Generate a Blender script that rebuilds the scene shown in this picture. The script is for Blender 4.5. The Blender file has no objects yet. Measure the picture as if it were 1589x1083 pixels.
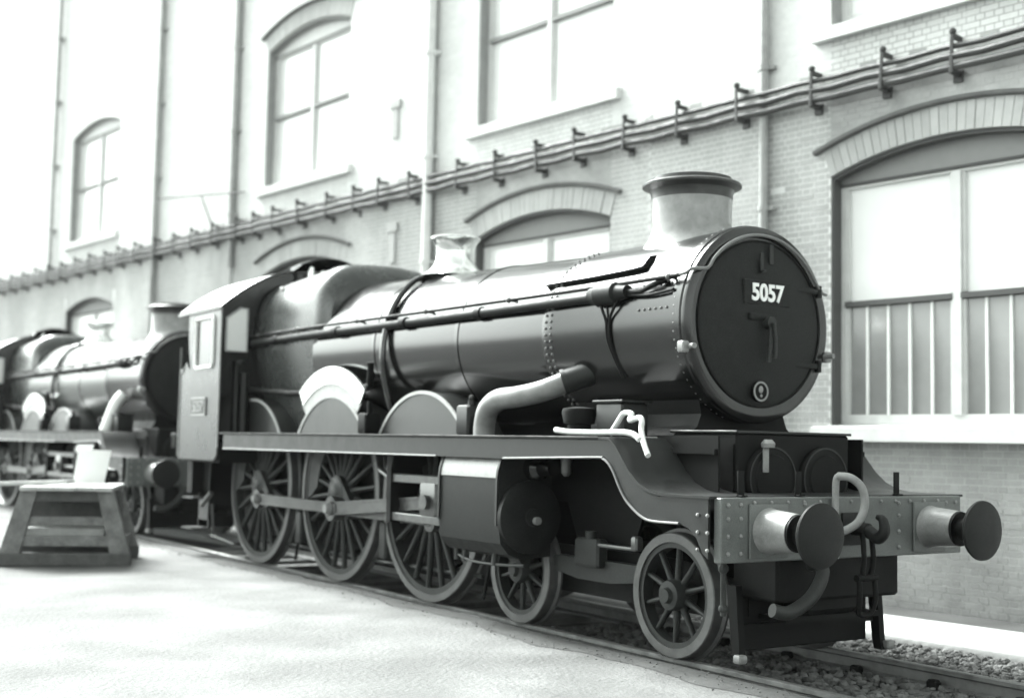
import bpy, math, random
import numpy as np
from mathutils import Vector, Matrix
random.seed(5); RNG = np.random.default_rng(5)
sc = bpy.context.scene
COL = sc.collection
rad = math.radians

# ------------------------------------------------------------------ camera
CAM = (7.645, -7.404, 1.631); YAW, PITCH, ROLL = .5838, .0740, .0200
cd = bpy.data.cameras.new('camera'); cam = bpy.data.objects.new('camera', cd); COL.objects.link(cam)
F = Vector((-math.cos(YAW)*math.cos(PITCH), math.sin(YAW)*math.cos(PITCH), math.sin(PITCH)))
R = F.cross(Vector((0, 0, 1))).normalized(); U = R.cross(F)
R2 = math.cos(ROLL)*R + math.sin(ROLL)*U; U2 = -math.sin(ROLL)*R + math.cos(ROLL)*U
m = Matrix((R2, U2, -F)).transposed().to_4x4(); m.translation = Vector(CAM); cam.matrix_world = m
cd.sensor_width = 36; cd.lens = 36*1976.04/1589; cd.clip_end = 2000; cd.clip_start = .1
cd.dof.use_dof = True; cd.dof.focus_distance = 8.9; cd.dof.aperture_fstop = .95
sc.camera = cam
# ------------------------------------------------------------------ light (hazy high sun, monochrome film)
S = Vector((-.69, -.12, .71)).normalized()
w = bpy.data.worlds.new('World'); sc.world = w; w.use_nodes = True
nt = w.node_tree; bg = nt.nodes['Background']
sky = nt.nodes.new('ShaderNodeTexSky'); sky.sky_type = 'NISHITA'; sky.sun_disc = False
sky.sun_elevation = math.asin(S.z); sky.sun_rotation = math.atan2(S.x, S.y) % (2*math.pi)
sky.air_density = 1.0; sky.dust_density = 4.0
bw = nt.nodes.new('ShaderNodeRGBToBW'); nt.links.new(sky.outputs[0], bw.inputs[0])
tn = nt.nodes.new('ShaderNodeMixRGB'); tn.blend_type = 'MULTIPLY'; tn.inputs[0].default_value = 1; tn.inputs[2].default_value = (.935, 1.0, .962, 1)  # cool toned print
nt.links.new(bw.outputs[0], tn.inputs[1]); nt.links.new(tn.outputs[0], bg.inputs[0]); bg.inputs[1].default_value = .15
ld = bpy.data.lights.new('sun', 'SUN'); ld.energy = 2.6; ld.angle = rad(24); ld.color = (.98, 1, .985)
lo = bpy.data.objects.new('sun', ld); COL.objects.link(lo); lo.rotation_euler = S.to_track_quat('Z', 'Y').to_euler()
vs = sc.view_settings; vs.view_transform = 'Standard'; vs.look = 'None'; vs.exposure = 2.4; vs.gamma = 1; vs.use_curve_mapping = False
sc.cycles.max_bounces = 6; sc.cycles.caustics_reflective = False; sc.cycles.caustics_refractive = False

# ------------------------------------------------------------------ materials (grey tones of the print)
TINT = (.985, 1.0, .985)
def mat(name, g, rough=.6, metal=0, var=.25, scale=6, spec=.5, bump=0, bscale=40, fine=.0, perobj=0, stain=0, tint=TINT, coat=0, rv=.25):
    m = bpy.data.materials.new(name); m.use_nodes = True; t = m.node_tree; N = t.nodes; L = t.links
    b = N['Principled BSDF']; b.inputs['Metallic'].default_value = metal
    b.inputs['Specular IOR Level'].default_value = spec
    if coat:
        b.inputs['Coat Weight'].default_value = coat; b.inputs['Coat IOR'].default_value = 2.0; b.inputs['Coat Roughness'].default_value = .07
    co = N.new('ShaderNodeTexCoord'); ns = N.new('ShaderNodeTexNoise'); ns.inputs['Scale'].default_value = scale
    ns.inputs['Detail'].default_value = 8; ns.inputs['Roughness'].default_value = .65
    gm = N.new('ShaderNodeNewGeometry'); L.new(gm.outputs['Position'], ns.inputs['Vector'])
    mr = N.new('ShaderNodeMapRange'); L.new(ns.outputs[0], mr.inputs[0])
    mr.inputs[1].default_value = .3; mr.inputs[2].default_value = .7
    mr.inputs[3].default_value = 1-var; mr.inputs[4].default_value = 1+var
    val = mr.outputs[0]
    def mul(a, bb):
        x = N.new('ShaderNodeMath'); x.operation = 'MULTIPLY'; L.new(a, x.inputs[0])
        if isinstance(bb, float): x.inputs[1].default_value = bb
        else: L.new(bb, x.inputs[1])
        return x.outputs[0]
    if perobj:
        oi = N.new('ShaderNodeObjectInfo'); ad = N.new('ShaderNodeMath'); ad.operation = 'ADD'
        L.new(oi.outputs['Random'], ad.inputs[0]); L.new(gm.outputs['Random Per Island'], ad.inputs[1])
        fr = N.new('ShaderNodeMath'); fr.operation = 'FRACT'; L.new(ad.outputs[0], fr.inputs[0])
        r2 = N.new('ShaderNodeMapRange'); L.new(fr.outputs[0], r2.inputs[0]); r2.inputs[3].default_value = 1-perobj; r2.inputs[4].default_value = 1+perobj
        val = mul(val, r2.outputs[0])
    if stain:
        n3 = N.new('ShaderNodeTexNoise'); mp = N.new('ShaderNodeMapping'); L.new(gm.outputs['Position'], mp.inputs[0])
        mp.inputs['Scale'].default_value = (1, 1, .35); L.new(mp.outputs[0], n3.inputs['Vector']); n3.inputs['Scale'].default_value = .8; n3.inputs['Detail'].default_value = 5
        r3 = N.new('ShaderNodeMapRange'); L.new(n3.outputs[0], r3.inputs[0]); r3.inputs[1].default_value = .35; r3.inputs[2].default_value = .65
        r3.inputs[3].default_value = 1-stain; r3.inputs[4].default_value = 1+stain*.5; val = mul(val, r3.outputs[0])
    if fine:
        n2 = N.new('ShaderNodeTexNoise'); n2.inputs['Scale'].default_value = 90; n2.inputs['Detail'].default_value = 3
        L.new(gm.outputs['Position'], n2.inputs['Vector'])
        r4 = N.new('ShaderNodeMapRange'); L.new(n2.outputs[0], r4.inputs[0]); r4.inputs[1].default_value = .3; r4.inputs[2].default_value = .7
        r4.inputs[3].default_value = 1-fine; r4.inputs[4].default_value = 1+fine; val = mul(val, r4.outputs[0])
    cc = N.new('ShaderNodeMixRGB'); cc.blend_type = 'MULTIPLY'; cc.inputs[0].default_value = 1
    cc.inputs[1].default_value = (g*tint[0], g*tint[1], g*tint[2], 1); L.new(val, cc.inputs[2]); L.new(cc.outputs[0], b.inputs['Base Color'])
    rr = N.new('ShaderNodeMapRange'); L.new(ns.outputs[0], rr.inputs[0]); rr.inputs[1].default_value = .3; rr.inputs[2].default_value = .7
    rr.inputs[3].default_value = max(.03, rough*(1-rv)); rr.inputs[4].default_value = min(1, rough*(1+rv)); L.new(rr.outputs[0], b.inputs['Roughness'])
    if bump:
        nb = N.new('ShaderNodeTexNoise'); nb.inputs['Scale'].default_value = bscale; nb.inputs['Detail'].default_value = 6; L.new(gm.outputs['Position'], nb.inputs['Vector'])
        bp = N.new('ShaderNodeBump'); bp.inputs['Strength'].default_value = bump; bp.inputs['Distance'].default_value = .02
        L.new(nb.outputs[0], bp.inputs['Height']); L.new(bp.outputs[0], b.inputs['Normal'])
    return m
DT = (.93, 1.0, .965)
M = dict(
 paint=mat('engine_paint', .005, .15, spec=.75, var=.3, scale=5, fine=.25, tint=DT, bump=.012, bscale=7, rv=.1),
 black=mat('smokebox_black', .005, .2, spec=.6, var=.35, scale=7, fine=.3, tint=DT, bump=.02, bscale=10, rv=.12),
 door=mat('door_black', .014, .55, var=.35, scale=7, fine=.35, tint=DT, spec=.15),
 fire=mat('firebox_paint', .045, .27, var=.2, scale=3, fine=.15, tint=DT, bump=.012, bscale=7, rv=.1),
 grey=mat('barrel_grey_paint', .07, .3, var=.25, scale=3, fine=.15, tint=DT, rv=.1),  # paler grey for the second engine's boiler barrel
 frame=mat('frame_paint', .006, .6, spec=.12, var=.4, scale=7, fine=.3, tint=DT),
 valance=mat('valance_paint', .013, .42, spec=.3, var=.3, scale=6, fine=.2, tint=DT),
 splash=mat('splasher_paint', .019, .35, var=.2, scale=4, fine=.15, tint=DT),
 cabp=mat('cab_side_paint', .015, .3, var=.25, scale=3, fine=.15, tint=DT),
 wheel=mat('wheel_paint', .024, .5, spec=.25, var=.35, scale=8, fine=.2, tint=DT),
 tyre=mat('tyre_steel', .09, .45, metal=.4, var=.3, scale=9),
 steel=mat('bright_steel', .11, .38, metal=.7, var=.3, scale=12),
 brass=mat('polished_brass', .85, .2, metal=.9, var=.12, scale=9),
 bead=mat('edge_beading', .13, .4, var=.2, scale=10),
 lining=mat('pale_lining', .34, .4, var=.2, scale=10),
 beam=mat('beam_paint', .10, .5, var=.22, scale=6, fine=.15, tint=DT),
 buffer=mat('buffer_housing', .2, .4, var=.25, scale=9, fine=.1),
 head=mat('buffer_head', .010, .55, spec=.2, var=.3, scale=12, fine=.3, tint=DT),
 primer=mat('pale_pipe_paint', .20, .42, var=.25, scale=8),
 white=mat('white_paint', .82, .5, var=.04, scale=6),
 roof=mat('cab_roof_paint', .8, .35, var=.15, scale=4),
 hose=mat('pale_hose', .62, .6, var=.15, scale=14),
 copper=mat('chimney_cap', .05, .35, metal=.5, var=.3, scale=9),
 chim=mat('chimney_casting', .26, .22, var=.25, scale=7),
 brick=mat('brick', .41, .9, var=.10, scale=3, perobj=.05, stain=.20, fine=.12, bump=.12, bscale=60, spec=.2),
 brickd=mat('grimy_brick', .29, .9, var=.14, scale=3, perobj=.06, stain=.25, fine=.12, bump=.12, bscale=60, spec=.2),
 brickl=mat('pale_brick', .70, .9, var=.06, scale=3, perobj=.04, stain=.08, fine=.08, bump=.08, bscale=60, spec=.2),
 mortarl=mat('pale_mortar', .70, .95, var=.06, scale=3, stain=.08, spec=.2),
 mortar=mat('mortar', .41, .95, var=.10, scale=3, stain=.20, spec=.2),
 voussoir=mat('arch_brick', .42, .9, var=.10, scale=4, perobj=.06, stain=.15, bump=.2, bscale=60, spec=.2),
 hood=mat('hood_mould', .13, .9, var=.2, scale=5, spec=.2),  # dark tone carries the shadow line under the moulding
 sill=mat('stone_sill', .66, .8, var=.12, scale=4, spec=.3),
 wframe=mat('window_paint', .60, .55, var=.08, scale=6),
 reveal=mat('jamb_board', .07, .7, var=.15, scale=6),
 revealu=mat('hazed_jamb', .26, .7, var=.15, scale=6),  # haze over the upper windows put into a paler jamb tone
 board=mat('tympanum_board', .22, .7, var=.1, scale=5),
 glassw=mat('sky_white_glass', .78, .18, var=.05, scale=1.2),  # bright sky reflection put into the pane colour
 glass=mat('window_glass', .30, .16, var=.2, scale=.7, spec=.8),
 cabglass=mat('cab_glass', .05, .15, var=.3, scale=3, spec=.4),
 iron=mat('wall_iron', .05, .6, var=.3, scale=8),
 pipew=mat('painted_downpipe', .68, .55, var=.1, scale=5),
 pipeg=mat('grey_downpipe', .36, .6, var=.2, scale=5),
 paving=mat('yard_paving', .125, .9, var=.22, scale=1.3, fine=.3, stain=.30, bump=.8, bscale=22, spec=.2),
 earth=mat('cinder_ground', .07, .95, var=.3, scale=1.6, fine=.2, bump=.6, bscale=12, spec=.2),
 strip=mat('concrete_strip', .42, .9, var=.12, scale=1.5, fine=.08, bump=.3, bscale=20, spec=.2),
 ballast=mat('ballast_stone', .095, .95, var=.35, scale=4, perobj=.5, spec=.2),
 sleeper=mat('sleeper_timber', .12, .9, var=.35, scale=5, bump=.4, bscale=30, spec=.2),
 rail=mat('rail_steel', .16, .4, metal=.5, var=.3, scale=8),
 timber=mat('worn_timber', .17, .85, var=.45, scale=5, fine=.2, bump=.4, bscale=25, spec=.2),
 timberp=mat('bleached_plank', .42, .85, var=.18, scale=5, fine=.12, bump=.3, bscale=25, spec=.2),
 timberd=mat('dark_timber', .09, .85, var=.3, scale=5, fine=.2, bump=.4, bscale=25, spec=.2),
)

# ------------------------------------------------------------------ mesh helpers
class MB:
    def __init__(s): s.v = []; s.f = []
    def add(s, v, f):
        o = len(s.v); s.v += [tuple(x) for x in v]; s.f += [tuple(i+o for i in q) for q in f]; return s
    def box(s, x0, x1, y0, y1, z0, z1, b=0):
        if b:
            # chamfered box: outline octagon in each horizontal slice
            def sl(z, i): return [(x0+i+b, y0+i, z), (x1-i-b, y0+i, z), (x1-i, y0+i+b, z), (x1-i, y1-i-b, z), (x1-i-b, y1-i, z), (x0+i+b, y1-i, z), (x0+i, y1-i-b, z), (x0+i, y0+i+b, z)]
            v = sl(z0, b*.7)+sl(z0+b, 0)+sl(z1-b, 0)+sl(z1, b*.7); f = [tuple(range(7, -1, -1)), tuple(range(24, 32))]
            for k in range(3):
                for i in range(8): j = (i+1) % 8; f.append((k*8+i, k*8+j, k*8+8+j, k*8+8+i))
            return s.add(v, f)
        v = [(x, y, z) for z in (z0, z1) for y in (y0, y1) for x in (x0, x1)]
        return s.add(v, [(0, 2, 3, 1), (4, 5, 7, 6), (0, 1, 5, 4), (1, 3, 7, 5), (3, 2, 6, 7), (2, 0, 4, 6)])
    def lathe(s, o, ax, prof, n=32, closed=False, caps=True):
        o = Vector(o); a = Vector(ax).normalized(); e1 = a.orthogonal().normalized(); e2 = a.cross(e1); v = []
        for t, r in prof:
            for i in range(n):
                q = 2*math.pi*i/n; v.append(o+a*t+(e1*math.cos(q)+e2*math.sin(q))*r)
        f = []; k = len(prof)
        for j in range(k if closed else k-1):
            j2 = (j+1) % k
            for i in range(n): i2 = (i+1) % n; f.append((j*n+i, j*n+i2, j2*n+i2, j2*n+i))
        if caps and not closed:
            f.append(tuple(range(n-1, -1, -1))); f.append(tuple((k-1)*n+i for i in range(n)))
        return s.add(v, f)
    def cyl(s, a, b, r, r2=None, n=20):
        a = Vector(a); b = Vector(b); return s.lathe(a, b-a, [(0, r), ((b-a).length, r if r2 is None else r2)], n)
    def tube(s, pts, r, n=12, sub=6, rs=None):
        P = [Vector(p) for p in pts]
        if sub > 1 and len(P) > 2:
            Q = []; W = []
            for i in range(len(P)-1):
                p0 = P[max(i-1, 0)]; p1 = P[i]; p2 = P[i+1]; p3 = P[min(i+2, len(P)-1)]
                for k in range(sub):
                    t = k/sub; Q.append(.5*((2*p1)+(p2-p0)*t+(2*p0-5*p1+4*p2-p3)*t*t+(3*p1-p0-3*p2+p3)*t**3)); W.append(i+t)
            Q.append(P[-1]); W.append(len(P)-1); P = Q
        else: W = list(range(len(P)))
        R_ = [r]*len(P) if rs is None else [rs[min(int(x), len(rs)-1)]*(1-(x % 1))+rs[min(int(x)+1, len(rs)-1)]*(x % 1) for x in W]
        v = []; up = None
        for i, p in enumerate(P):
            d = (P[min(i+1, len(P)-1)]-P[max(i-1, 0)]).normalized()
            up = d.orthogonal().normalized() if up is None else (up-d*up.dot(d)).normalized()
            q = d.cross(up)
            for k in range(n): a = 2*math.pi*k/n; v.append(p+(up*math.cos(a)+q*math.sin(a))*R_[i])
        f = [(i*n+k, i*n+(k+1) % n, (i+1)*n+(k+1) % n, (i+1)*n+k) for i in range(len(P)-1) for k in range(n)]
        f += [tuple(range(n-1, -1, -1)), tuple((len(P)-1)*n+k for k in range(n))]
        return s.add(v, f)
    def prism(s, poly, a, b, axis='Y'):
        def p3(q, h): return {'Y': (q[0], h, q[1]), 'X': (h, q[0], q[1]), 'Z': (q[0], q[1], h)}[axis]
        n = len(poly); v = [p3(q, a) for q in poly]+[p3(q, b) for q in poly]
        return s.add(v, [tuple(range(n)), tuple(range(2*n-1, n-1, -1))]+[(i, i+n, (i+1) % n+n, (i+1) % n) for i in range(n)])
    def loft(s, secs, cap=True, close=True):
        n = len(secs[0]); v = [p for q in secs for p in q]; f = []
        for j in range(len(secs)-1):
            for i in range(n if close else n-1): i2 = (i+1) % n; f.append((j*n+i, j*n+i2, (j+1)*n+i2, (j+1)*n+i))
        if cap: f += [tuple(range(n-1, -1, -1)), tuple((len(secs)-1)*n+i for i in range(n))]
        return s.add(v, f)
    def ball(s, c, r, n=8, k=5, sx=1, sy=1, sz=1):
        v = []; f = []
        for j in range(k+1):
            a = math.pi*j/k-math.pi/2
            for i in range(n): q = 2*math.pi*i/n; v.append((c[0]+r*sx*math.cos(a)*math.cos(q), c[1]+r*sy*math.cos(a)*math.sin(q), c[2]+r*sz*math.sin(a)))
        f = [(j*n+i, j*n+(i+1) % n, (j+1)*n+(i+1) % n, (j+1)*n+i) for j in range(k) for i in range(n)]
        return s.add(v, f)
    def mesh(s, name, mt, ang=35):
        me = bpy.data.meshes.new(name); me.from_pydata(s.v, [], s.f); me.materials.append(M[mt])
        import bmesh
        bm = bmesh.new(); bm.from_mesh(me); bmesh.ops.remove_doubles(bm, verts=bm.verts, dist=1e-5); bmesh.ops.recalc_face_normals(bm, faces=bm.faces); bm.to_mesh(me); bm.free()
        if ang:
            me.polygons.foreach_set('use_smooth', [True]*len(me.polygons)); me.set_sharp_from_angle(angle=rad(ang))
        return me
    def build(s, name, mt, parent=None, ang=35, loc=None, rot=None):
        return link(name, s.mesh(name, mt, ang), parent, loc, rot)
def link(name, me, parent=None, loc=None, rot=None):
    o = bpy.data.objects.new(name, me); COL.objects.link(o); o.parent = parent
    if loc: o.location = loc
    if rot: o.rotation_euler = rot
    return o
def empty(name, loc=(0, 0, 0), rz=0):
    o = bpy.data.objects.new(name, None); COL.objects.link(o); o.location = loc; o.rotation_euler = (0, 0, rz); o.empty_display_size = .3; return o
def tag(o, label, cat, group=None, kind=None):
    o['label'] = label; o['category'] = cat
    if group: o['group'] = group
    if kind: o['kind'] = kind
    return o
def struct(o, label, cat=None, kind='structure'):
    o['kind'] = kind; o['label'] = label
    if cat: o['category'] = cat
    return o
def text_mesh(body, h, name, mt, depth=.008, squeeze=1.0, off=0.0):
    cu = bpy.data.curves.new(name, 'FONT'); cu.body = body; cu.size = 1; cu.extrude = .5; cu.align_x = 'CENTER'; cu.align_y = 'CENTER'; cu.offset = off
    o = bpy.data.objects.new(name, cu); COL.objects.link(o); dg = bpy.context.evaluated_depsgraph_get()
    me = bpy.data.meshes.new_from_object(o.evaluated_get(dg)); bpy.data.objects.remove(o)
    n = len(me.vertices); a = np.empty(n*3); me.vertices.foreach_get('co', a); a = a.reshape(-1, 3)
    hh = a[:, 1].max()-a[:, 1].min(); a[:, 1] = (a[:, 1]-(a[:, 1].max()+a[:, 1].min())/2)*h/hh; a[:, 0] = (a[:, 0]-(a[:, 0].max()+a[:, 0].min())/2)*h/hh*squeeze; a[:, 2] = (a[:, 2]-a[:, 2].min())/(a[:, 2].max()-a[:, 2].min())*depth
    me.vertices.foreach_set('co', a.ravel()); me.materials.clear(); me.materials.append(M[mt]); me.name = name; return me

# ================================================================== setting: ground, track
g = MB()
g.add([(-400, -400, -.22), (400, -400, -.22), (400, 400, -.22), (-400, 400, -.22)], [(0, 1, 2, 3)])
struct(g.build('ground', 'earth', ang=0), 'dirty grey ground under the track and beside the workshop wall')
# yard paving on the near side of the track: a thick slab with an uneven worn edge
def paving():
    xs = np.concatenate([np.linspace(-60, -14, 40), np.linspace(-13, 9, 160), np.linspace(10, 40, 20)])
    ph = RNG.uniform(0, 6, 6)
    edge = -.93+.03*np.sin(xs*1.3+ph[0])+.025*np.sin(xs*3.1+ph[1])+.02*np.sin(xs*7.7+ph[2])+RNG.normal(0, .008, len(xs))
    ys = np.concatenate([np.linspace(0, 1, 30)])
    secs = []
    for x, e in zip(xs, edge):
        yn = -5.0-.28*max(0, min(10, x+7))+.12*math.sin(x*1.1)+.07*math.sin(x*3.3); row = [(x, y, -.012+.008*math.sin(x*.9+y*1.7)+.006*math.sin(x*2.3-y*1.1)) for y in (yn+(e-.03-yn)*q for q in ys)]
        row += [(x, e-.02, -.022), (x, e, -.05), (x, e+.01, -.24)]
        secs.append(row)
    b = MB(); b.loft(secs, cap=False, close=False); return b
struct(paving().build('paving', 'paving', ang=60), 'pale worn yard paving in front of the engine')
def margin():  # dark strip on the paving edge, painting the engine's contact shade
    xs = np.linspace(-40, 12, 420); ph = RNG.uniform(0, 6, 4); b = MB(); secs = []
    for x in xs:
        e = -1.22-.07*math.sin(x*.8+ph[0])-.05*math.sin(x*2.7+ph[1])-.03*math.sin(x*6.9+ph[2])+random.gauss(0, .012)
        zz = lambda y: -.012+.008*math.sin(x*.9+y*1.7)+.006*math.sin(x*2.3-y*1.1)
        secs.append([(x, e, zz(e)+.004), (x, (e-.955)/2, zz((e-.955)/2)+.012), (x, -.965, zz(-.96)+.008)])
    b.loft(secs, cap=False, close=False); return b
struct(margin().build('margin_shade', 'earth', ang=60), 'dark strip of painted soft shade along the paving edge beside the rail')
# bright concrete strip beside the wall
AL = rad(6.5); WY = 4.7
b = MB(); b.box(-30, 14, -2.36, -1.05, -.24, -.09, .02); o = b.build('pavement', 'strip', loc=(0, WY, 0), rot=(0, 0, AL)); struct(o, 'bright concrete strip along the foot of the workshop wall')
b = MB(); b.box(-30, 14, -1.04, -.12, -.24, -.13); o = b.build('path', 'earth', loc=(0, WY, 0), rot=(0, 0, AL)); struct(o, 'grey dirt path between the concrete strip and the wall')
# ballast: loose stones as one mass
def stones(n, x0, x1, y0, y1, z, smin, smax, seed):
    r = np.random.default_rng(seed); t = (1+5**.5)/2
    iv = np.array([(-1, t, 0), (1, t, 0), (-1, -t, 0), (1, -t, 0), (0, -1, t), (0, 1, t), (0, -1, -t), (0, 1, -t), (t, 0, -1), (t, 0, 1), (-t, 0, -1), (-t, 0, 1)])/1.9
    fi = [(0, 11, 5), (0, 5, 1), (0, 1, 7), (0, 7, 10), (0, 10, 11), (1, 5, 9), (5, 11, 4), (11, 10, 2), (10, 7, 6), (7, 1, 8), (3, 9, 4), (3, 4, 2), (3, 2, 6), (3, 6, 8), (3, 8, 9), (4, 9, 5), (2, 4, 11), (6, 2, 10), (8, 6, 7), (9, 8, 1)]
    V = []; Fc = []
    for k in range(n):
        s = r.uniform(smin, smax)*np.array([1, r.uniform(.7, 1.1), r.uniform(.5, .8)]); a = r.uniform(0, 6.28)
        q = iv*(1+r.uniform(-.22, .22, (12, 1)))*s; c, d = math.cos(a), math.sin(a)
        q = np.stack([q[:, 0]*c-q[:, 1]*d, q[:, 0]*d+q[:, 1]*c, q[:, 2]], 1)+np.array([r.uniform(x0, x1), r.uniform(y0, y1), z+r.uniform(-.01, .02)])
        Fc += [tuple(i+12*k for i in f) for f in fi]; V += [tuple(x) for x in q]
    b = MB(); b.v = V; b.f = Fc; return b
me = bpy.data.meshes.new('ballast'); b = stones(9000, -2.5, 5.5, -.98, 2.3, -.155, .018, .045, 3); me.from_pydata(b.v, [], b.f); me.materials.append(M['ballast'])
struct(link('ballast', me), 'grey loose ballast stones around the rails', 'ballast', 'stuff')
# track
trk = empty('railway_track'); struct(trk, 'track of two steel rails on timber sleepers under the engines')
rp = [(-.07, -.15), (.07, -.15), (.07, -.135), (.012, -.12), (.012, -.05), (.035, -.035), (.035, -.006), (.027, 0), (-.027, 0), (-.035, -.006), (-.035, -.035), (-.012, -.05), (-.012, -.12), (-.07, -.135)]
for s in (-1, 1):
    b = MB(); b.prism([(y+s*.7525, z) for y, z in rp], -40, 14, 'X'); b.build('rail', 'rail', trk, ang=40)
b = MB(); b.box(-.125, .125, -1.3, 1.3, -.26, -.152, .012); sm = b.mesh('sleeper', 'sleeper', 0)
b = MB()
b.box(-.1, .1, -.14, .14, -.152, -.13); b.box(-.05, .05, -.12, -.045, -.132, -.05, .015); b.box(-.05, .05, .045, .12, -.132, -.05, .015); chm = b.mesh('rail_chair', 'frame', 0)
for i in range(26):
    x = 6.6-i*.76
    so = link('sleeper', sm, trk, (x, 0, random.uniform(-.01, .004)), (0, 0, random.uniform(-.02, .02)))
    if i < 12:
        for s in (-1, 1): link('rail_chair', chm, so, (0, s*.7525, -.03))

# ================================================================== locomotive
def arc(cx, cz, r, a0, a1, n): return [(cx+r*math.cos(rad(a0+(a1-a0)*i/n)), cz+r*math.sin(rad(a0+(a1-a0)*i/n))) for i in range(n+1)]
WM = {}
def wheel_meshes():
    def ring(r, rin, fl): # tyre about Y axis, face at y=-.82
        b = MB(); b.lathe((0, 0, 0), (0, 1, 0), [(-.82, r-.075), (-.82, r-.008), (-.812, r), (-.725, r+.004), (-.71, r+fl), (-.692, r+fl), (-.685, r+.01), (-.685, r-.075)], 72, closed=True); return b
    def rim(r, rin):
        b = MB(); b.lathe((0, 0, 0), (0, 1, 0), [(-.805, rin), (-.805, r-.0755), (-.70, r-.0755), (-.70, rin)], 72, closed=True); return b
    def spoke(r0, r1, w0, w1, t):
        b = MB(); s = []
        for rr, ww, tt in ((r0, w0, t*1.15), ((r0+r1)/2, (w0+w1)/2*.92, t), (r1, w1, t*.9)):
            s.append([(ww*.5*math.cos(a), -.757+tt*.5*math.sin(a), rr) for a in [k*math.pi/4 for k in range(8)]])
        b.loft(s); return b
    for key, r, rin, n, hub in (('d', 1.0225, .885, 20, .19), ('b', .4825, .365, 10, .115)):
        WM[key+'tyre'] = ring(r, rin, .03).mesh('wheel', 'tyre'); WM[key+'rim'] = rim(r, rin).mesh('rim', 'wheel')
        WM[key+'spoke'] = spoke(hub*.8, rin+.01, .085 if key == 'd' else .06, .05 if key == 'd' else .038, .075 if key == 'd' else .06).mesh('spoke', 'wheel', 60)
        b = MB(); b.lathe((0, 0, 0), (0, 1, 0), [(-.66, hub*1.05), (-.83, hub*1.05), (-.86, hub*.95), (-.865, hub*.55), (-.90 if key == 'b' else -.88, hub*.45), (-.90 if key == 'b' else -.885, .02)], 32); WM[key+'hub'] = b.mesh('hub', 'wheel')
    PX, PZ = .294, -.17
    # crank boss joining hub and pin, balance weight opposite
    b = MB(); n = 14; a0 = math.atan2(PZ, PX); L = math.hypot(PX, PZ); pts = []
    for i in range(n+1): a = a0+math.pi/2+math.pi*i/n; pts.append((.2*math.cos(a), .2*math.sin(a)))
    for i in range(n+1): a = a0-math.pi/2+math.pi*i/n; pts.append((PX+.125*math.cos(a), PZ+.125*math.sin(a)))
    b.prism(pts, -.855, -.70); WM['boss'] = b.mesh('crank_boss', 'wheel')
    b = MB(); a = math.degrees(a0)+180; pts = arc(0, 0, .886, a-38, a+38, 16)+arc(0, 0, .62, a+26, a-26, 8); b.prism(pts, -.80, -.71); WM['bal'] = b.mesh('balance_weight', 'wheel')
    return PX, PZ
PX, PZ = wheel_meshes()
def wheel(root, key, x, side, r, n, driver):
    o = link('wheel', WM[key+'tyre'], root, (x, 0, r), (0, 0, 0 if side < 0 else math.pi)); ph = random.uniform(0, .3)
    link('rim', WM[key+'rim'], o); link('hub', WM[key+'hub'], o)
    for i in range(n): link('spoke', WM[key+'spoke'], o, None, (0, 2*math.pi*i/n+ph, 0))
    if driver:
        link('crank_boss', WM['boss'], o); link('balance_weight', WM['bal'], o)
    return o
ZP = 1.70; YV = -1.36; DR = (-3.81, -5.944, -8.306)
RB = lambda x: .785 if x > -1.85 else .785+(.90-.785)*(-1.85-x)/4.65
ZC = lambda x: 2.645 if x > -1.85 else 2.645+.05*(-1.85-x)/4.65

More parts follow.
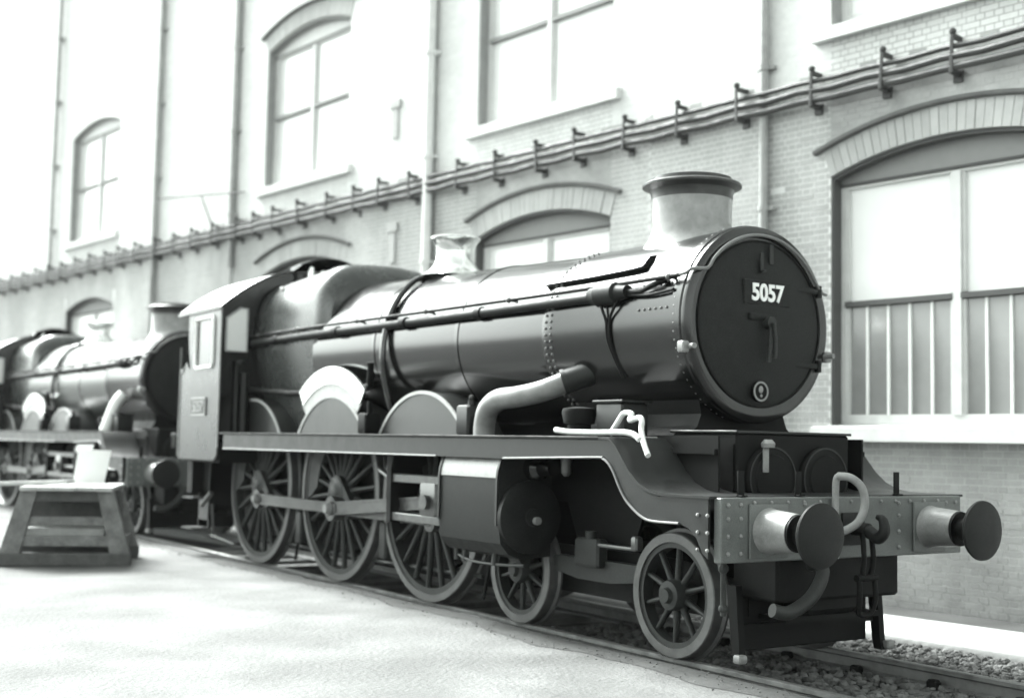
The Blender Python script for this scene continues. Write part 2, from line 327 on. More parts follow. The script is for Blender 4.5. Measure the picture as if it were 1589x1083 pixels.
def build_loco(dx, main):
    root = empty('steam_locomotive', (dx, 0, 0))
    # ---- wheels
    for s in (-1, 1):
        for x in DR: wheel(root, 'd', x, s, 1.0225, 20, s < 0)
        for x in (0, -2.134): wheel(root, 'b', x, s, .4825, 10, False)
    # axles
    for x, z, r in [(d, 1.0225, .1) for d in DR]+[(0, .4825, .075), (-2.134, .4825, .075)]:
        b = MB(); b.cyl((x, -.68, z), (x, .68, z), r); b.build('axle', 'frame', root)
    # ---- main frames, bogie
    for s in (-1, 1):
        b = MB(); pts = [(-9.9, 1.3), (-9.9, 1.66), (.98, 1.66) if False else (.47, 1.66), (.47, 1.24), (1.0, 1.24), (1.0, .95), (.62, .95), (.5, 1.15), (-.55, 1.15), (-.7, .8), (-1.5, .8), (-1.65, 1.12), (-2.6, 1.12), (-2.75, .62), (-9.4, .62)]
        b.prism(pts, s*.60, s*.63); b.build('main_frame', 'frame', root, ang=0)
    b = MB(); b.box(-9.5, -2.75, -.56, .56, .22, 1.45); b.build('ash_pan_daylight_block', 'frame', root, ang=0)  # ash pan with added bulk, blocking daylight seen through the wheels
    b = MB()
    for s in (-1, 1):
        b.prism([(-2.75, .40), (-2.75, .62), (-2.0, .74), (-.15, .74), (.6, .62), (.6, .40), (.35, .33), (-2.5, .33)], s*.585, s*.615)
    b.box(-1.35, -.75, -.58, .58, .45, .78); b.box(.56, .62, -.6, .6, .38, .6); b.build('bogie_frame', 'frame', root, ang=0)
    for s in (-1, 1):
        b = MB(); b.prism([(-1.75, .60), (-1.62, .52), (-1.3, .48), (-.85, .48), (-.5, .52), (-.4, .60), (-.5, .66), (-1.65, .66)], s*.66, s*.76); b.build('equalising_beam', 'wheel', root, ang=0)
        b = MB(); b.box(-1.27, -.93, s*.78-.06, s*.78+.06, .60, .84, .02); b.cyl((-1.1, s*.78, .84), (-1.1, s*.78, .9), .05); b.build('spring_hanger', 'wheel', root)
        b = MB(); b.box(-.95, -.45, s*.8-.03, s*.8+.03, .78, .81, .01); b.box(-.5, -.42, s*.8-.04, s*.8+.04, .78, .9, .015); b.build('side_control_bar', 'steel', root)
        # springs and brake hangers between drivers
        for x in (-4.87, -7.1):
            b = MB(); b.tube([(x, s*.78, 1.5), (x+.04, s*.78, 1.1), (x-.02, s*.78, .7), (x+.08, s*.78, .45)], .028, 8, 3); b.box(x-.02, x+.14, s*.78-.05, s*.78+.05, .35, .75, .02); b.build('brake_hanger', 'wheel', root)
        for x in DR:
            b = MB()
            for k in range(5): b.box(x-.45+k*.07, x+.45-k*.07, s*.66-.045, s*.66+.045, .42-k*.022, .438-k*.022)
            b.build('leaf_spring', 'frame', root, ang=0)
    b = MB(); b.tube([(-9.2, -.72, .30), (-7.9, -.72, .30), (-5.0, -.72, .30), (-2.9, -.72, .34)], .022, 8, 2); b.build('brake_rod', 'wheel', root)
    # sand pipes in front of the drivers
    for x in (-2.66, -7.05):
        b = MB(); b.tube([(x, -.80, 1.55), (x+.05, -.80, 1.0), (x-.02, -.79, .5), (x-.15, -.77, .14)], .02, 8, 4); b.build('sand_pipe', 'frame', root)
    # ---- running plate with curved drop to the front platform
    def drop(off): # lower edge of valance, offset upward
        return [(-.30, 1.535), (-.20, 1.53), (-.12, 1.49), (-.06, 1.43), (0, 1.34), (.08, 1.24), (.18, 1.165), (.30, 1.105), (.42, 1.086)]
    low = drop(0); up = [(-.26, ZP-.02), (-.12, 1.675), (-.03, 1.61), (.04, 1.53), (.13, 1.43), (.24, 1.345), (.36, 1.295), (.48, 1.275)]
    for s in (-1, 1):
        y0, y1 = s*abs(YV), s*(abs(YV)-.022)
        b = MB(); b.prism([(-8.28, 1.49), (-8.28, ZP-.028)]+up+[(1.0, 1.275), (1.0, .86), (.94, .90), (.88, 1.0), (.80, 1.06), (.70, 1.086)]+low[::-1]+[(-1.62, 1.50), (-2.72, 1.50)], y0, y1); b.build('valance', 'valance', root, ang=0)
        if s < 0:
            # beading along the lower edge
            b = MB(); b.tube([(-8.26, y0-.006, 1.492), (-2.75, y0-.006, 1.503)], .009, 8, 1); b.build('valance_beading', 'bead', root)
            b = MB(); b.tube([(-1.6, y0-.006, 1.503), (-.32, y0-.006, 1.536)]+[(q[0], y0-.006, q[1]) for q in low[1:]]+[(.7, y0-.006, 1.088)], .010, 8, 3); b.build('valance_beading', 'bead', root)
            b = MB(); b.tube([(q[0], y0-.004, q[1]) for q in up], .007, 8, 3); b.build('drop_beading', 'valance', root)
    b = MB(); b.box(-8.46, -.25, -1.375, 1.375, ZP-.026, ZP, .006); b.build('running_plate', 'frame', root, ang=0)
    # curved plate skin going down, then front platform
    b = MB(); sec = []
    cur = up+[(1.02, 1.275)]
    for (x, z) in cur: sec.append([(x, -1.372, z), (x, 1.372, z), (x, 1.372, z+.018), (x, -1.372, z+.018)])
    b.loft(sec); b.build('front_platform', 'valance', root, ang=30)
    # inside cylinder casing box in front of smokebox with rounded valve cover bulges on its front
    b = MB(); b.box(-.24, .50, -.62, .62, 1.30, 1.745, .015); b.build('inside_cylinder_casing', 'frame', root, ang=0)
    b = MB(); b.box(-.26, .515, -.635, .635, 1.745, 1.765, .004); b.build('casing_lid', 'valance', root, ang=0)
    for y in (-.29, .29):
        b = MB(); b.lathe((.50, y, 1.40), (1, 0, 0), [(0, .25), (.03, .25), (.05, .235), (.055, .19), (.07, .18), (.075, .02)], 36); b.build('valve_cover', 'frame', root)
        b = MB(); b.lathe((.556, y, 1.40), (1, 0, 0), [(0, .245), (.004, .247), (.006, .235), (0, .235)], 40, closed=True); b.build('cover_ring', 'wheel', root)
    for s in (-1, 1): # side sheet of the casing between frame and valance
        b = MB(); b.prism([(-.22, 1.32), (-.22, 1.72), (.49, 1.72), (.49, 1.30)], s*.78, s*.80); b.prism([(-.2, 1.58), (.48, 1.58), (.48, 1.62), (-.2, 1.62)], s*.80, s*.83); b.build('casing_side_sheet', 'frame', root, ang=0)
    # ---- smokebox saddle
    b = MB(); sec = []
    for z, hw in ((1.72, .60), (1.80, .50), (1.90, .46), (2.15, .52)): sec.append([(-1.7, -hw, z), (-.08, -hw, z), (-.08, hw, z), (-1.7, hw, z)])
    b.loft(sec); b.build('saddle', 'frame', root, ang=20)
    # ---- boiler barrel
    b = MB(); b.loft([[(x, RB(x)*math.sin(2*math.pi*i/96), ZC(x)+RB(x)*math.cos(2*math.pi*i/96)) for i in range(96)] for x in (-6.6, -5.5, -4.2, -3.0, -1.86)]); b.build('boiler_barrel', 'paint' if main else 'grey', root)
    for x in ((-5.08, -3.35) if main else (-4.9, -3.3)):
        b = MB(); b.loft([[(xx, (RB(x)+d)*math.sin(2*math.pi*i/96), ZC(x)+(RB(x)+d)*math.cos(2*math.pi*i/96)) for i in range(96)] for xx, d in ((x-.034, -.01), (x-.034, .007), (x+.034, .007), (x+.034, -.01))], cap=False); b.build('boiler_band', 'paint' if x < -4 else 'paint', root)
    # ---- smokebox
    b = MB(); b.lathe((-1.86, 0, 2.645), (1, 0, 0), [(0, .70), (0, .80), (.02, .803), (.16, .803), (.18, .798), (1.78, .798), (1.80, .815), (1.90, .815), (1.915, .80)], 96); b.build('smokebox', 'black', root)
    fx = .06
    b = MB(); b.lathe((fx, 0, 2.645), (1, 0, 0), [(-.02, .80), (.0, .806), (.03, .80), (.045, .77), (.05, .73), (.045, .66)], 96, caps=False); b.build('smokebox_ring', 'black', root)
    b = MB(); prof = [(.03, .675)]+[(.05+.075*(1-(r/.68)**2), r) for r in (.672, .63, .55, .45, .32, .18, .05, .001)]; b.lathe((fx, 0, 2.645), (1, 0, 0), prof, 80); door = b.build('smokebox_door', 'door', root)
    b = MB(); b.lathe((fx, 0, 2.645), (1, 0, 0), [(.045, .69), (.062, .686), (.062, .672), (.045, .668)], 80, closed=True); b.build('door_rim', 'frame', door)
    for z in (2.33, 2.96): # hinge straps, far side
        b = MB(); b.box(fx+.06, fx+.085, .30, .64, z-.022, z+.022, .006); b.cyl((fx+.07, .665, z-.05), (fx+.07, .665, z+.05), .022); b.build('hinge_strap', 'door', door)
    b = MB(); b.cyl((fx+.1, 0, 2.645), (fx+.19, 0, 2.645), .05); b.tube([(fx+.17, 0, 2.645), (fx+.18, -.01, 2.5), (fx+.17, -.02, 2.33)], .02, 10, 3); b.tube([(fx+.205, 0, 2.645), (fx+.205, .02, 2.5), (fx+.20, .02, 2.36)], .016, 10, 3); b.build('dart_handle', 'wheel', door)
    b = MB(); b.box(fx+.105, fx+.145, -.20, .10, 2.665, 2.72, .01); b.build('dart_crossbar', 'door', door)
    b = MB(); b.box(fx+.10, fx+.118, -.06, -.025, 3.06, 3.22, .004); b.box(fx+.10, fx+.15, -.06, -.025, 3.06, 3.078, .004); b.build('lamp_iron', 'wheel', door)
    b = MB(); b.box(fx+.085, fx+.10, .06, .105, 3.14, 3.30, .004); b.build('lamp_iron', 'wheel', door)
    if main:
        b = MB(); b.box(fx+.10, fx+.122, -.245, .275, 2.79, 2.995, .008); pl = b.build('number_plate', 'door', door, ang=0)
        link('plate_digits', text_mesh('5057', .148, 'plate_digits', 'white', .01, .93, .03), pl, (fx+.12, .015, 2.893), (rad(90), 0, rad(90)))
        b = MB(); b.lathe((fx+.085, -.05, 2.09), (1, 0, 0), [(0, .085), (.022, .085), (.03, .075)], 32); sp = b.build('shed_plate', 'frame', door)
        b = MB(); b.lathe((fx+.113, -.05, 2.09), (1, 0, 0), [(0, .082), (.006, .082), (.006, .066), (0, .066)], 32, closed=True); b.ball((fx+.118, -.052, 2.105), .026, sz=1.2, sx=.3); b.ball((fx+.118, -.048, 2.055), .014, sx=.3); b.build('plate_emblem', 'buffer', sp)
    for s in (-1, 1): b = MB(); b.cyl((fx+.02, s*.76, 2.42), (fx+.13, s*.78, 2.42), .022); b.box(fx-.02, fx+.06, s*.80-.035, s*.80+.035, 2.37, 2.46, .01); b.build('door_clamp', 'buffer', root)
    # rivets on the smokebox
    b = MB()
    for x, a0, a1, n in ((-1.80, 20, 160, 34), (-1.72, 20, 160, 34), (-.03, 20, 160, 30)):
        for k in range(n):
            a = rad(a0+(a1-a0)*k/(n-1)); b.ball((x, -.805*math.sin(a), 2.645+.805*math.cos(a)), .014, 6, 4)
    for k in range(6): a = rad(68); b.ball((-.13-k*.07, -.80*math.sin(a), 2.645+.80*math.cos(a)), .012, 6, 4)
    for k in range(6): a = rad(83); b.ball((-.13-k*.07, -.80*math.sin(a), 2.645+.80*math.cos(a)), .012, 6, 4)
    o = b.build('smokebox_rivets', 'tyre', root); o['kind'] = 'stuff'
    # ---- chimney
    cx = -.74
    b = MB(); sec = []
    for t, r in ((0, .44), (.02, .405), (.05, .375), (.09, .358), (.14, .35), (.30, .352), (.36, .358)):
        ring = []
        for i in range(48):
            a = 2*math.pi*i/48; x = r*math.cos(a); y = r*math.sin(a); zb = 2.645+math.sqrt(max(.05, .80**2-y*y)); k = min(1, t/.36); ring.append((cx+x, y, zb*(1-k)+3.80*k+(.0 if t else -.02)))
        sec.append(ring)
    b.loft(sec); b.build('chimney', 'chim', root)
    b = MB(); b.lathe((cx, 0, 3.785), (0, 0, 1), [(0, .358), (.05, .36), (.08, .372), (.10, .405), (.112, .435), (.13, .437), (.145, .42), (.15, .38), (.155, .355), (.19, .35), (.195, .335), (.10, .30)], 48, caps=False); b.build('chimney_cap', 'copper', root)
    # ---- Belpaire firebox
    def fsec(x, hw, top, rr, z0, hw0):
        q = [(hw0, z0), (hw, 2.75)]+[(hw-.02-rr+rr*math.cos(rad(a)), top-rr+rr*math.sin(rad(a))) for a in range(0, 91, 10)]
        q = q+[(.22, top+.015), (0, top+.02)]
        full = [(x, -a, c) for a, c in q]+[(x, a, c) for a, c in q[-2::-1]]
        return full
    b = MB(); b.loft([fsec(-8.52, .84, 3.74, .50, 1.5, .60), fsec(-7.5, .87, 3.78, .50, 1.5, .62), fsec(-6.62, .90, 3.81, .50, 1.6, .64), fsec(-6.50, .895, 3.80, .50, 1.65, .63), fsec(-6.45, .875, 3.765, .50, 1.7, .62), fsec(-6.30, .83, 3.62, .52, 1.85, .55)]); b.build('firebox', 'fire', root, ang=50)
    for x in (-8.35, -6.66):
        s0 = fsec(x-.03, .90, 3.815, .50, 1.7, .66); s1 = fsec(x+.03, .90, 3.815, .50, 1.7, .66)
        if x < -7: s0 = fsec(x-.03, .857, 3.757, .50, 1.7, .64); s1 = fsec(x+.03, .858, 3.758, .50, 1.7, .64)
        b = MB(); b.loft([s0, s1], cap=True); b.build('firebox_band', 'fire', root, ang=50)
    # washout plugs on the firebox shoulder
    b = MB()
    for x in (-8.0, -7.5, -7.0): b.cyl((x, -.66, 3.54), (x, -.74, 3.62), .03, n=12)
    b.build('washout_plug', 'brass', root)
    # ---- safety valve bonnet
    zb = ZC(-4.78)+RB(-4.78)
    b = MB(); b.lathe((-4.78, 0, zb-.03), (0, 0, 1), [(0, .42), (.03, .36), (.07, .30), (.13, .25), (.20, .222), (.29, .215), (.36, .23), (.41, .26), (.435, .285), (.45, .287), (.46, .27), (.462, .2), (.36, .17)], 48, caps=False); b.build('safety_valve_bonnet', 'brass', root)
    b = MB(); b.cyl((-4.78, 0, zb+.1), (-4.78, 0, zb+.38), .09); b.build('safety_valve', 'frame', root)
    for s in (-1, 1):  # clack boxes / top feed pipes
        b = MB(); b.tube([(-4.78, s*.22, zb-.06), (-4.78, s*.52, ZC(-4.78)+.75), (-4.76, s*.80, ZC(-4.78)+.40), (-4.75, s*.91, ZC(-4.78)-.05), (-4.75, s*.86, ZC(-4.78)-.45), (-4.75, s*.7, 1.75)], .035, 10, 5); b.build('feed_pipe', 'paint', root)
    # ---- handrail, stanchions, ejector pipe
    for s in (-1, 1):
        b = MB(); b.tube([(-8.45, s*.955, 2.985), (-6.6, s*.965, 2.985), (-5.0, s*.90, 2.985), (-2.0, s*.80, 2.985), (-.2, s*.80, 2.985), (.03, s*.80, 2.99)], .018, 10, 4); b.build('handrail', 'steel' if s > 0 else 'frame', root)
        for x, y in ((-8.2, .955), (-6.9, .965), (-5.4, .915), (-3.9, .865), (-2.4, .815), (-.95, .80), (-.1, .80)):
            b = MB(); b.cyl((x, s*(y-.16), 2.975), (x, s*(y+.01), 2.985), .014, n=8); b.ball((x, s*y, 2.985), .03); b.build('handrail_knob', 'steel', root)
    b = MB(); P = [(.03, -.80, 2.99), (.10, -.79, 3.0), (.135, -.755, 3.03)]+[(.14, .725*math.sin(rad(a)), 2.645+.725*math.cos(rad(a))) for a in range(-56, 57, 8)]+[(.135, .66, 2.98), (.10, .74, 2.955), (.08, .80, 2.95), (.03, .86, 2.96)]; b.tube(P, .014, 10, 3); b.build('front_handrail', 'bead', root)
    b = MB(); b.tube([(-8.45, -.93, 2.895), (-6.6, -.945, 2.895), (-5.0, -.885, 2.895), (-3.4, -.835, 2.895), (-1.4, -.80, 2.90), (-.75, -.79, 2.90)], .046, 14, 4); b.build('ejector_pipe', 'door', root)
    for x, y in ((-7.6, .935), (-5.9, .92), (-4.35, .865), (-2.9, .82)):
        b = MB(); b.cyl((x-.05, -y, 2.897), (x+.05, -y, 2.897), .062, n=16); b.build('pipe_union', 'frame', root)
    b = MB(); b.lathe((-1.12, -.80, 2.91), (1, 0, 0), [(0, .05), (.02, .075), (.10, .08), (.12, .095), (.36, .095), (.38, .07), (.44, .06), (.5, .055)], 20); b.build('ejector_casting', 'door', root)
    b = MB(); b.tube([(-.62, -.80, 2.91), (-.45, -.80, 2.90), (-.3, -.79, 2.94), (-.18, -.75, 2.97)], .022, 10, 4); b.tube([(-.62, -.80, 2.88), (-.35, -.80, 2.86), (-.05, -.79, 2.88)], .014, 8, 4); b.build('ejector_outlet', 'frame', root)
    if main:
        # lubricator pipe cover on the smokebox flank
        n = 6; sec = []
        for x, z0, z1 in ((-2.0, 3.10, 3.135), (-1.2, 3.105, 3.145), (-.78, 3.115, 3.16), (-.66, 3.12, 3.24), (-.56, 3.13, 3.22)):
            f = lambda z: -math.sqrt(.803**2-(z-2.645)**2)
            sec.append([(x, f(z0)+.02, z0-.02), (x, f(z0)-.055, z0), (x, f(z1)-.055, z1), (x, f(z1)+.02, z1+.02)])
        b = MB(); b.loft(sec); b.build('oil_pipe_cover', 'black', root, ang=0)
        f = lambda z: -math.sqrt(.812**2-(z-2.645)**2)
        b = MB()
        for x0 in (-.98, -.72): b.tube([(x0, -.81, 2.86), (x0*.6-.35, f(2.78)-.02, 2.78), (-.87+(x0+.85)*.2, f(2.68), 2.68), (-.86+(x0+.85)*.12, f(2.5), 2.5), (-.80+(x0+.85)*.1, f(2.2), 2.2)], .013, 8, 5)
        b.build('oil_pipes', 'frame', root)
        # outside steam pipe
        b = MB(); b.tube([(-1.30, -.62, 2.27), (-1.42, -.78, 2.20), (-1.62, -.95, 2.10), (-1.85, -1.06, 2.05), (-2.08, -1.11, 2.025), (-2.24, -1.12, 1.94), (-2.30, -1.12, 1.81), (-2.31, -1.12, 1.69)], .086, 20, 6, [.095, .095, .095, .095, .098, .10, .10, .10]); b.build('steam_pipe', 'primer', root)
        b = MB(); b.tube([(-1.24, -.55, 2.30), (-1.47, -.835, 2.175)], .108, 20, 1); b.tube([(-1.45, -.81, 2.186), (-1.47, -.835, 2.175)], .118, 20, 1); b.build('steam_pipe_joint', 'wheel', root)
    else:
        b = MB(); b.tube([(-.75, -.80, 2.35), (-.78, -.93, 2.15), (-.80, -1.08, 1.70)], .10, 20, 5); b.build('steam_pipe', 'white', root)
    # ---- outside cylinders
    xo = 0 if main else 1.15
    for s in (-1, 1):
        prof = [(-.80, .64), (-1.10, .62), (-1.24, .66), (-1.33, .76), (-1.352, .90), (-1.352, 1.30), (-1.345, 1.38), (-1.32, 1.46), (-1.27, 1.53), (-1.20, 1.57), (-1.12, 1.585), (-.80, 1.585)]
        prof = [(-s*y if s > 0 else y, z) for y, z in prof]; prof = [(s*abs(y), z) for y, z in prof]
        b = MB(); b.prism(prof, -2.70+xo, -1.67+xo, 'X'); c = b.build('cylinder', 'door', root, ang=30)
        # pale strip on the top curve, a painted highlight of the cylinder top
        tp = [(-1.358, 1.33), (-1.351, 1.385), (-1.326, 1.466), (-1.275, 1.537), (-1.203, 1.578), (-1.12, 1.592)]; tq = [(y+.006, z-.006) for y, z in tp]
        b = MB(); b.prism([(s*abs(y), z) for y, z in tp+tq[::-1]], -2.68+xo, -1.69+xo, 'X'); b.build('top_highlight', 'buffer', c, ang=40)
        for xx in (-2.69, -1.70):
            b = MB(); b.prism([(s*abs(y), z) for y, z in [(-1.370, .92), (-1.370, 1.31), (-1.362, 1.39), (-1.335, 1.475), (-1.283, 1.547), (-1.207, 1.59), (-1.12, 1.603), (-1.12, 1.57), (-1.19, 1.555), (-1.255, 1.515), (-1.305, 1.45), (-1.335, 1.30), (-1.335, .92)]], xx-.012+xo, xx+.016+xo, 'X'); b.build('cylinder_edge', 'valance', c, ang=30)
        b = MB(); b.lathe((-1.67+xo, s*1.05, .99), (1, 0, 0), [(0, .32), (.05, .32), (.06, .30), (.075, .22), (.08, .08), (.12, .075), (.125, .03)], 40); cv = b.build('cylinder_cover', 'door', c)
        b = MB(); b.cyl((-1.55+xo, s*1.05, .965), (-1.50+xo, s*1.05, .965), .035, n=8); b.build('cover_nut', 'buffer', cv)
        b = MB(); b.lathe((-1.67+xo, s*1.0, 1.42), (1, 0, 0), [(0, .11), (.10, .11), (.14, .07), (.3, .06)], 24); b.build('valve_spindle_cover', 'black', c)
        b = MB(); b.lathe((-1.2+xo, s*.98, 1.46), (0, 0, 1), [(-.1, .02), (-.07, .045), (.06, .05), (.09, .02)], 14); b.build('relief_valve', 'steel', c)
        b = MB(); b.tube([(-2.6+xo, s*1.2, .60), (-2.3+xo, s*1.22, .56), (-1.9+xo, s*1.2, .56), (-1.55+xo, s*1.16, .58)], .014, 8, 3)
        for xx in (-2.6, -2.45, -1.95): b.cyl((xx+xo, s*1.2, .55), (xx+xo, s*1.2, .66), .03, n=10)
        b.build('drain_cocks', 'wheel', c)
        # motion
        b = MB(); b.box(-4.06, -2.70+xo, s*1.10-.04, s*1.10+.04, 1.215, 1.30, .008); b.build('slide_bar', 'steel', root, ang=0)
        b = MB(); b.box(-4.06, -2.70+xo, s*1.10-.04, s*1.10+.04, .825, .905, .008); b.build('slide_bar', 'steel', root, ang=0)
        b = MB(); b.prism([(-4.10, .80), (-4.02, .80), (-4.02, 1.34), (-3.95, 1.5), (-4.12, 1.5)], s*.66, s*1.16); b.build('motion_bracket', 'frame', root, ang=0)
        b = MB(); b.tube([(-4.55, s*1.02, 1.33), (-4.35, s*1.1, 1.32), (-4.06, s*1.12, 1.24)], .03, 10, 4); b.build('expansion_link', 'steel', root)
        xh = -3.28
        b = MB(); b.box(xh-.16, xh+.16, s*1.10-.05, s*1.10+.05, .90, 1.235, .02); b.cyl((xh, s*1.0, 1.04), (xh, s*1.20, 1.04), .07); ch = b.build('crosshead', 'steel', root)
        b = MB(); b.cyl((xh+.1, s*1.05, 1.03), (-2.68+xo, s*1.05, 1.03), .045); b.build('piston_rod', 'steel', ch)
        def rod(p, q, y0, y1, w, e0, e1):
            p = Vector((p[0], p[1])); q = Vector((q[0], q[1])); d = (q-p).normalized(); nn = Vector((-d.y, d.x)); bb = MB()
            bb.prism([p+nn*w, q+nn*w*.85, q-nn*w*.85, p-nn*w], y0, y1)
            bb.cyl((p.x, y0-s*.012, p.y), (p.x, y1+s*.012, p.y), e0, n=28); bb.cyl((q.x, y0-s*.012, q.y), (q.x, y1+s*.012, q.y), e1, n=28)
            # fluted groove shown as raised edges
            for sg in (1, -1): bb.prism([p+nn*w*sg, q+nn*w*.85*sg, q+nn*w*.55*sg, p+nn*w*.7*sg], y1, y1+s*.012)
            return bb
        pz = 1.0225+PZ
        rod((DR[2]+PX, pz), (DR[1]+PX, pz), s*.93, s*.975, .068, .12, .13).build('coupling_rod', 'steel', root, ang=30)
        rod((DR[1]+PX+.001, pz), (DR[0]+PX, pz), s*.93, s*.974, .068, .09, .12).build('coupling_rod', 'steel', root, ang=30)
        rod((DR[1]+PX, pz), (xh, 1.04), s*1.0, s*1.05, .075, .14, .10).build('connecting_rod', 'steel', root, ang=30)
        b = MB(); b.lathe((DR[1]+PX, s*.84, pz), (0, s, 0), [(0, .07), (.24, .07), (.27, .055), (.29, .05)], 20); b.build('crank_pin', 'buffer', root)
        for d in (DR[0], DR[2]): b = MB(); b.lathe((d+PX, s*.84, pz), (0, s, 0), [(0, .06), (.16, .06), (.18, .05), (.20, .04)], 20); b.build('crank_pin', 'buffer', root)
    # ---- splashers
    for i, x in enumerate(DR):
        for s in (-1, 1):
            rr = 1.12; a = math.degrees(math.asin((ZP-1.0225)/rr)); pts = arc(x, 1.0225, rr, a, 180-a, 32)
            if x < -8: pts = [q for q in pts if q[0] > -8.47]+[(-8.47, ZP)]
            b = MB(); b.prism(pts, s*.50, s*.945); sp = b.build('splasher', 'splash', root, ang=40)
            ed = arc(x, 1.0225, rr+.012, a, 180-a, 32); ei = arc(x, 1.0225, rr-.022, 180-a, a, 32)
            if x < -8: ed = [q for q in ed if q[0] > -8.47]; ei = [q for q in ei if q[0] > -8.47]
            b = MB(); b.prism(ed+ei, s*.935, s*.957); b.build('splasher_beading', 'lining', sp, ang=40)
            if i == 1:
                a2 = 53.5
                b = MB(); b.prism(arc(x-.02, 1.0225, 1.275, a2-1, 181-a2, 24)+arc(x-.02, 1.0225, 1.115, 180-a2, a2, 24), s*.925, s*.945); b.build('nameplate_backing', 'lining', sp, ang=40)
                b = MB(); b.prism(arc(x-.02, 1.0225, 1.465, a2, 180-a2, 28)+arc(x-.02, 1.0225, 1.265, 180-a2, a2, 28), s*.925, s*.948); nb = b.build('nameplate', 'brass', sp, ang=40)
                b = MB()
                for r0, r1 in ((1.465, 1.447), (1.283, 1.265)): b.prism(arc(x-.02, 1.0225, r0, a2, 180-a2, 28)+arc(x-.02, 1.0225, r1, 180-a2, a2, 28), s*.946, s*.956)
                b.build('nameplate_border', 'brass', nb, ang=40)
    # ---- fittings on the running plate
    b = MB(); b.box(-2.66, -2.44, -1.22, -1.0, ZP, 1.98, .02); b.cyl((-2.55, -1.11, 1.98), (-2.55, -1.11, 2.03), .035); b.ball((-2.55, -1.11, 2.05), .03); b.build('lubricator', 'valance', root)
    b = MB(); b.lathe((-1.0, -1.0, ZP), (0, 0, 1), [(0, .10), (.10, .10), (.11, .13), (.2, .15), (.235, .14), (.25, .04)], 20); b.build('sand_box_filler', 'frame', root)
    b = MB(); b.box(-.78, -.42, -1.0, -.72, ZP, 1.98, .02); b.box(-.80, -.40, -1.02, -.70, 1.98, 2.0, .004); b.build('rocker_box', 'valance', root)
    b = MB(); b.box(-4.95, -4.75, -1.1, -.9, ZP, 1.93, .02); b.cyl((-4.85, -1.0, 1.93), (-4.85, -1.0, 2.06), .03); b.build('oil_box', 'frame', root)
    b = MB(); b.tube([(-8.4, -.97, 2.28), (-7.5, -.93, 2.22), (-7.0, -.87, 2.20), (-5.3, -.87, 2.22), (-5.06, -.90, 2.30), (-5.0, -.93, 2.5)], .04, 12, 4); b.build('injector_pipe', 'frame', root)
    b = MB(); b.tube([(-8.44, -1.14, 1.72), (-8.44, -1.14, 2.55), (-8.3, -1.12, 2.62)], .03, 10, 3); b.cyl((-8.42, -1.04, 1.70), (-8.42, -1.04, 2.5), .05); b.build('injector_valve', 'valance', root)
    # ---- cab
    for s in (-1, 1):
        y0, y1 = s*1.36, s*1.335
        side = MB()
        low_ = [(-10.05, 1.36), (-10.0, 1.33), (-8.62, 1.33), (-8.52, 1.40), (-8.50, 1.49)]
        side.prism(low_+[(-8.50, 2.56), (-9.62, 2.56)]+[(-9.72, 2.60)]+[(-9.80, 2.68), (-9.86, 2.60), (-9.95, 2.52), (-10.05, 2.50)], y0, y1)
        side.prism([(-8.50, 2.56), (-8.50, 3.36), (-8.74, 3.36), (-8.74, 2.56)], y0, y1)
        side.prism([(-9.44, 2.56), (-9.44, 3.36), (-9.74, 3.36), (-9.74, 3.0), (-9.70, 2.8), (-9.62, 2.56)], y0, y1)
        side.prism([(-8.74, 3.24), (-8.74, 3.36), (-9.44, 3.36), (-9.44, 3.24)], y0, y1)
        cs = side.build('cab_side', 'cabp', root, ang=0)
        b = MB(); fr = [(-8.75, 2.62), (-8.75, 3.22), (-8.79, 3.25), (-9.39, 3.25), (-9.43, 3.22), (-9.43, 2.62), (-9.38, 2.575), (-8.80, 2.575)]
        b.tube([(x, s*1.366, z) for x, z in fr+fr[:1]], .026, 8, 1); wf = b.build('window_beading', 'white', cs)
        b = MB(); b.box(-9.43, -8.75, s*1.348-.003, s*1.348+.003, 2.58, 3.24); b.build('window_pane', 'cabglass', cs, ang=0)
        b = MB(); b.tube([(-8.492, s*1.362, 1.5), (-8.492, s*1.362, 3.36)], .012, 8, 1); b.build('corner_beading', 'lining', cs)
        b = MB(); b.tube([(-10.03, s*1.362, 1.36), (-10.03, s*1.362, 2.50), (-9.95, s*1.362, 2.53), (-9.86, s*1.362, 2.61)], .013, 8, 2); b.build('edge_beading', 'lining', cs)
        b = MB(); b.tube([(-10.12, s*1.33, 1.55), (-10.12, s*1.33, 2.9)], .016, 8, 1); b.build('cab_handrail', 'steel', root)
        if s < 0:
            b = MB(); b.box(-9.52, -8.96, -1.372, -1.361, 1.93, 2.17, .006); npl = b.build('cab_number_plate', 'valance', cs, ang=0)
            b = MB()
            for q in ((-9.52, -8.96, 2.155, 2.172), (-9.52, -8.96, 1.928, 1.945), (-9.522, -9.505, 1.93, 2.17), (-8.975, -8.958, 1.93, 2.17)): b.box(q[0], q[1], -1.378, -1.371, q[2], q[3])
            b.build('plate_border', 'lining', npl, ang=0)
            if main: link('plate_digits', text_mesh('5057', .155, 'plate_digits', 'lining', .006, .95), npl, (-9.24, -1.372, 2.05), (rad(90), 0, 0))
        # cab steps
        b = MB(); b.prism([(-9.98, .36), (-9.98, 1.34), (-9.55, 1.34), (-9.62, .36)], s*1.02, s*1.04); st = b.build('cab_step', 'valance', root, ang=0)
        for z in (.36, .78):
            b = MB(); b.box(-10.0, -9.58, s*1.14-.14, s*1.14+.14, z, z+.022); b.box(-10.0, -9.58, s*1.03-.01, s*1.03+.01, z, z+.12); b.build('step_tread', 'valance', st, ang=0)
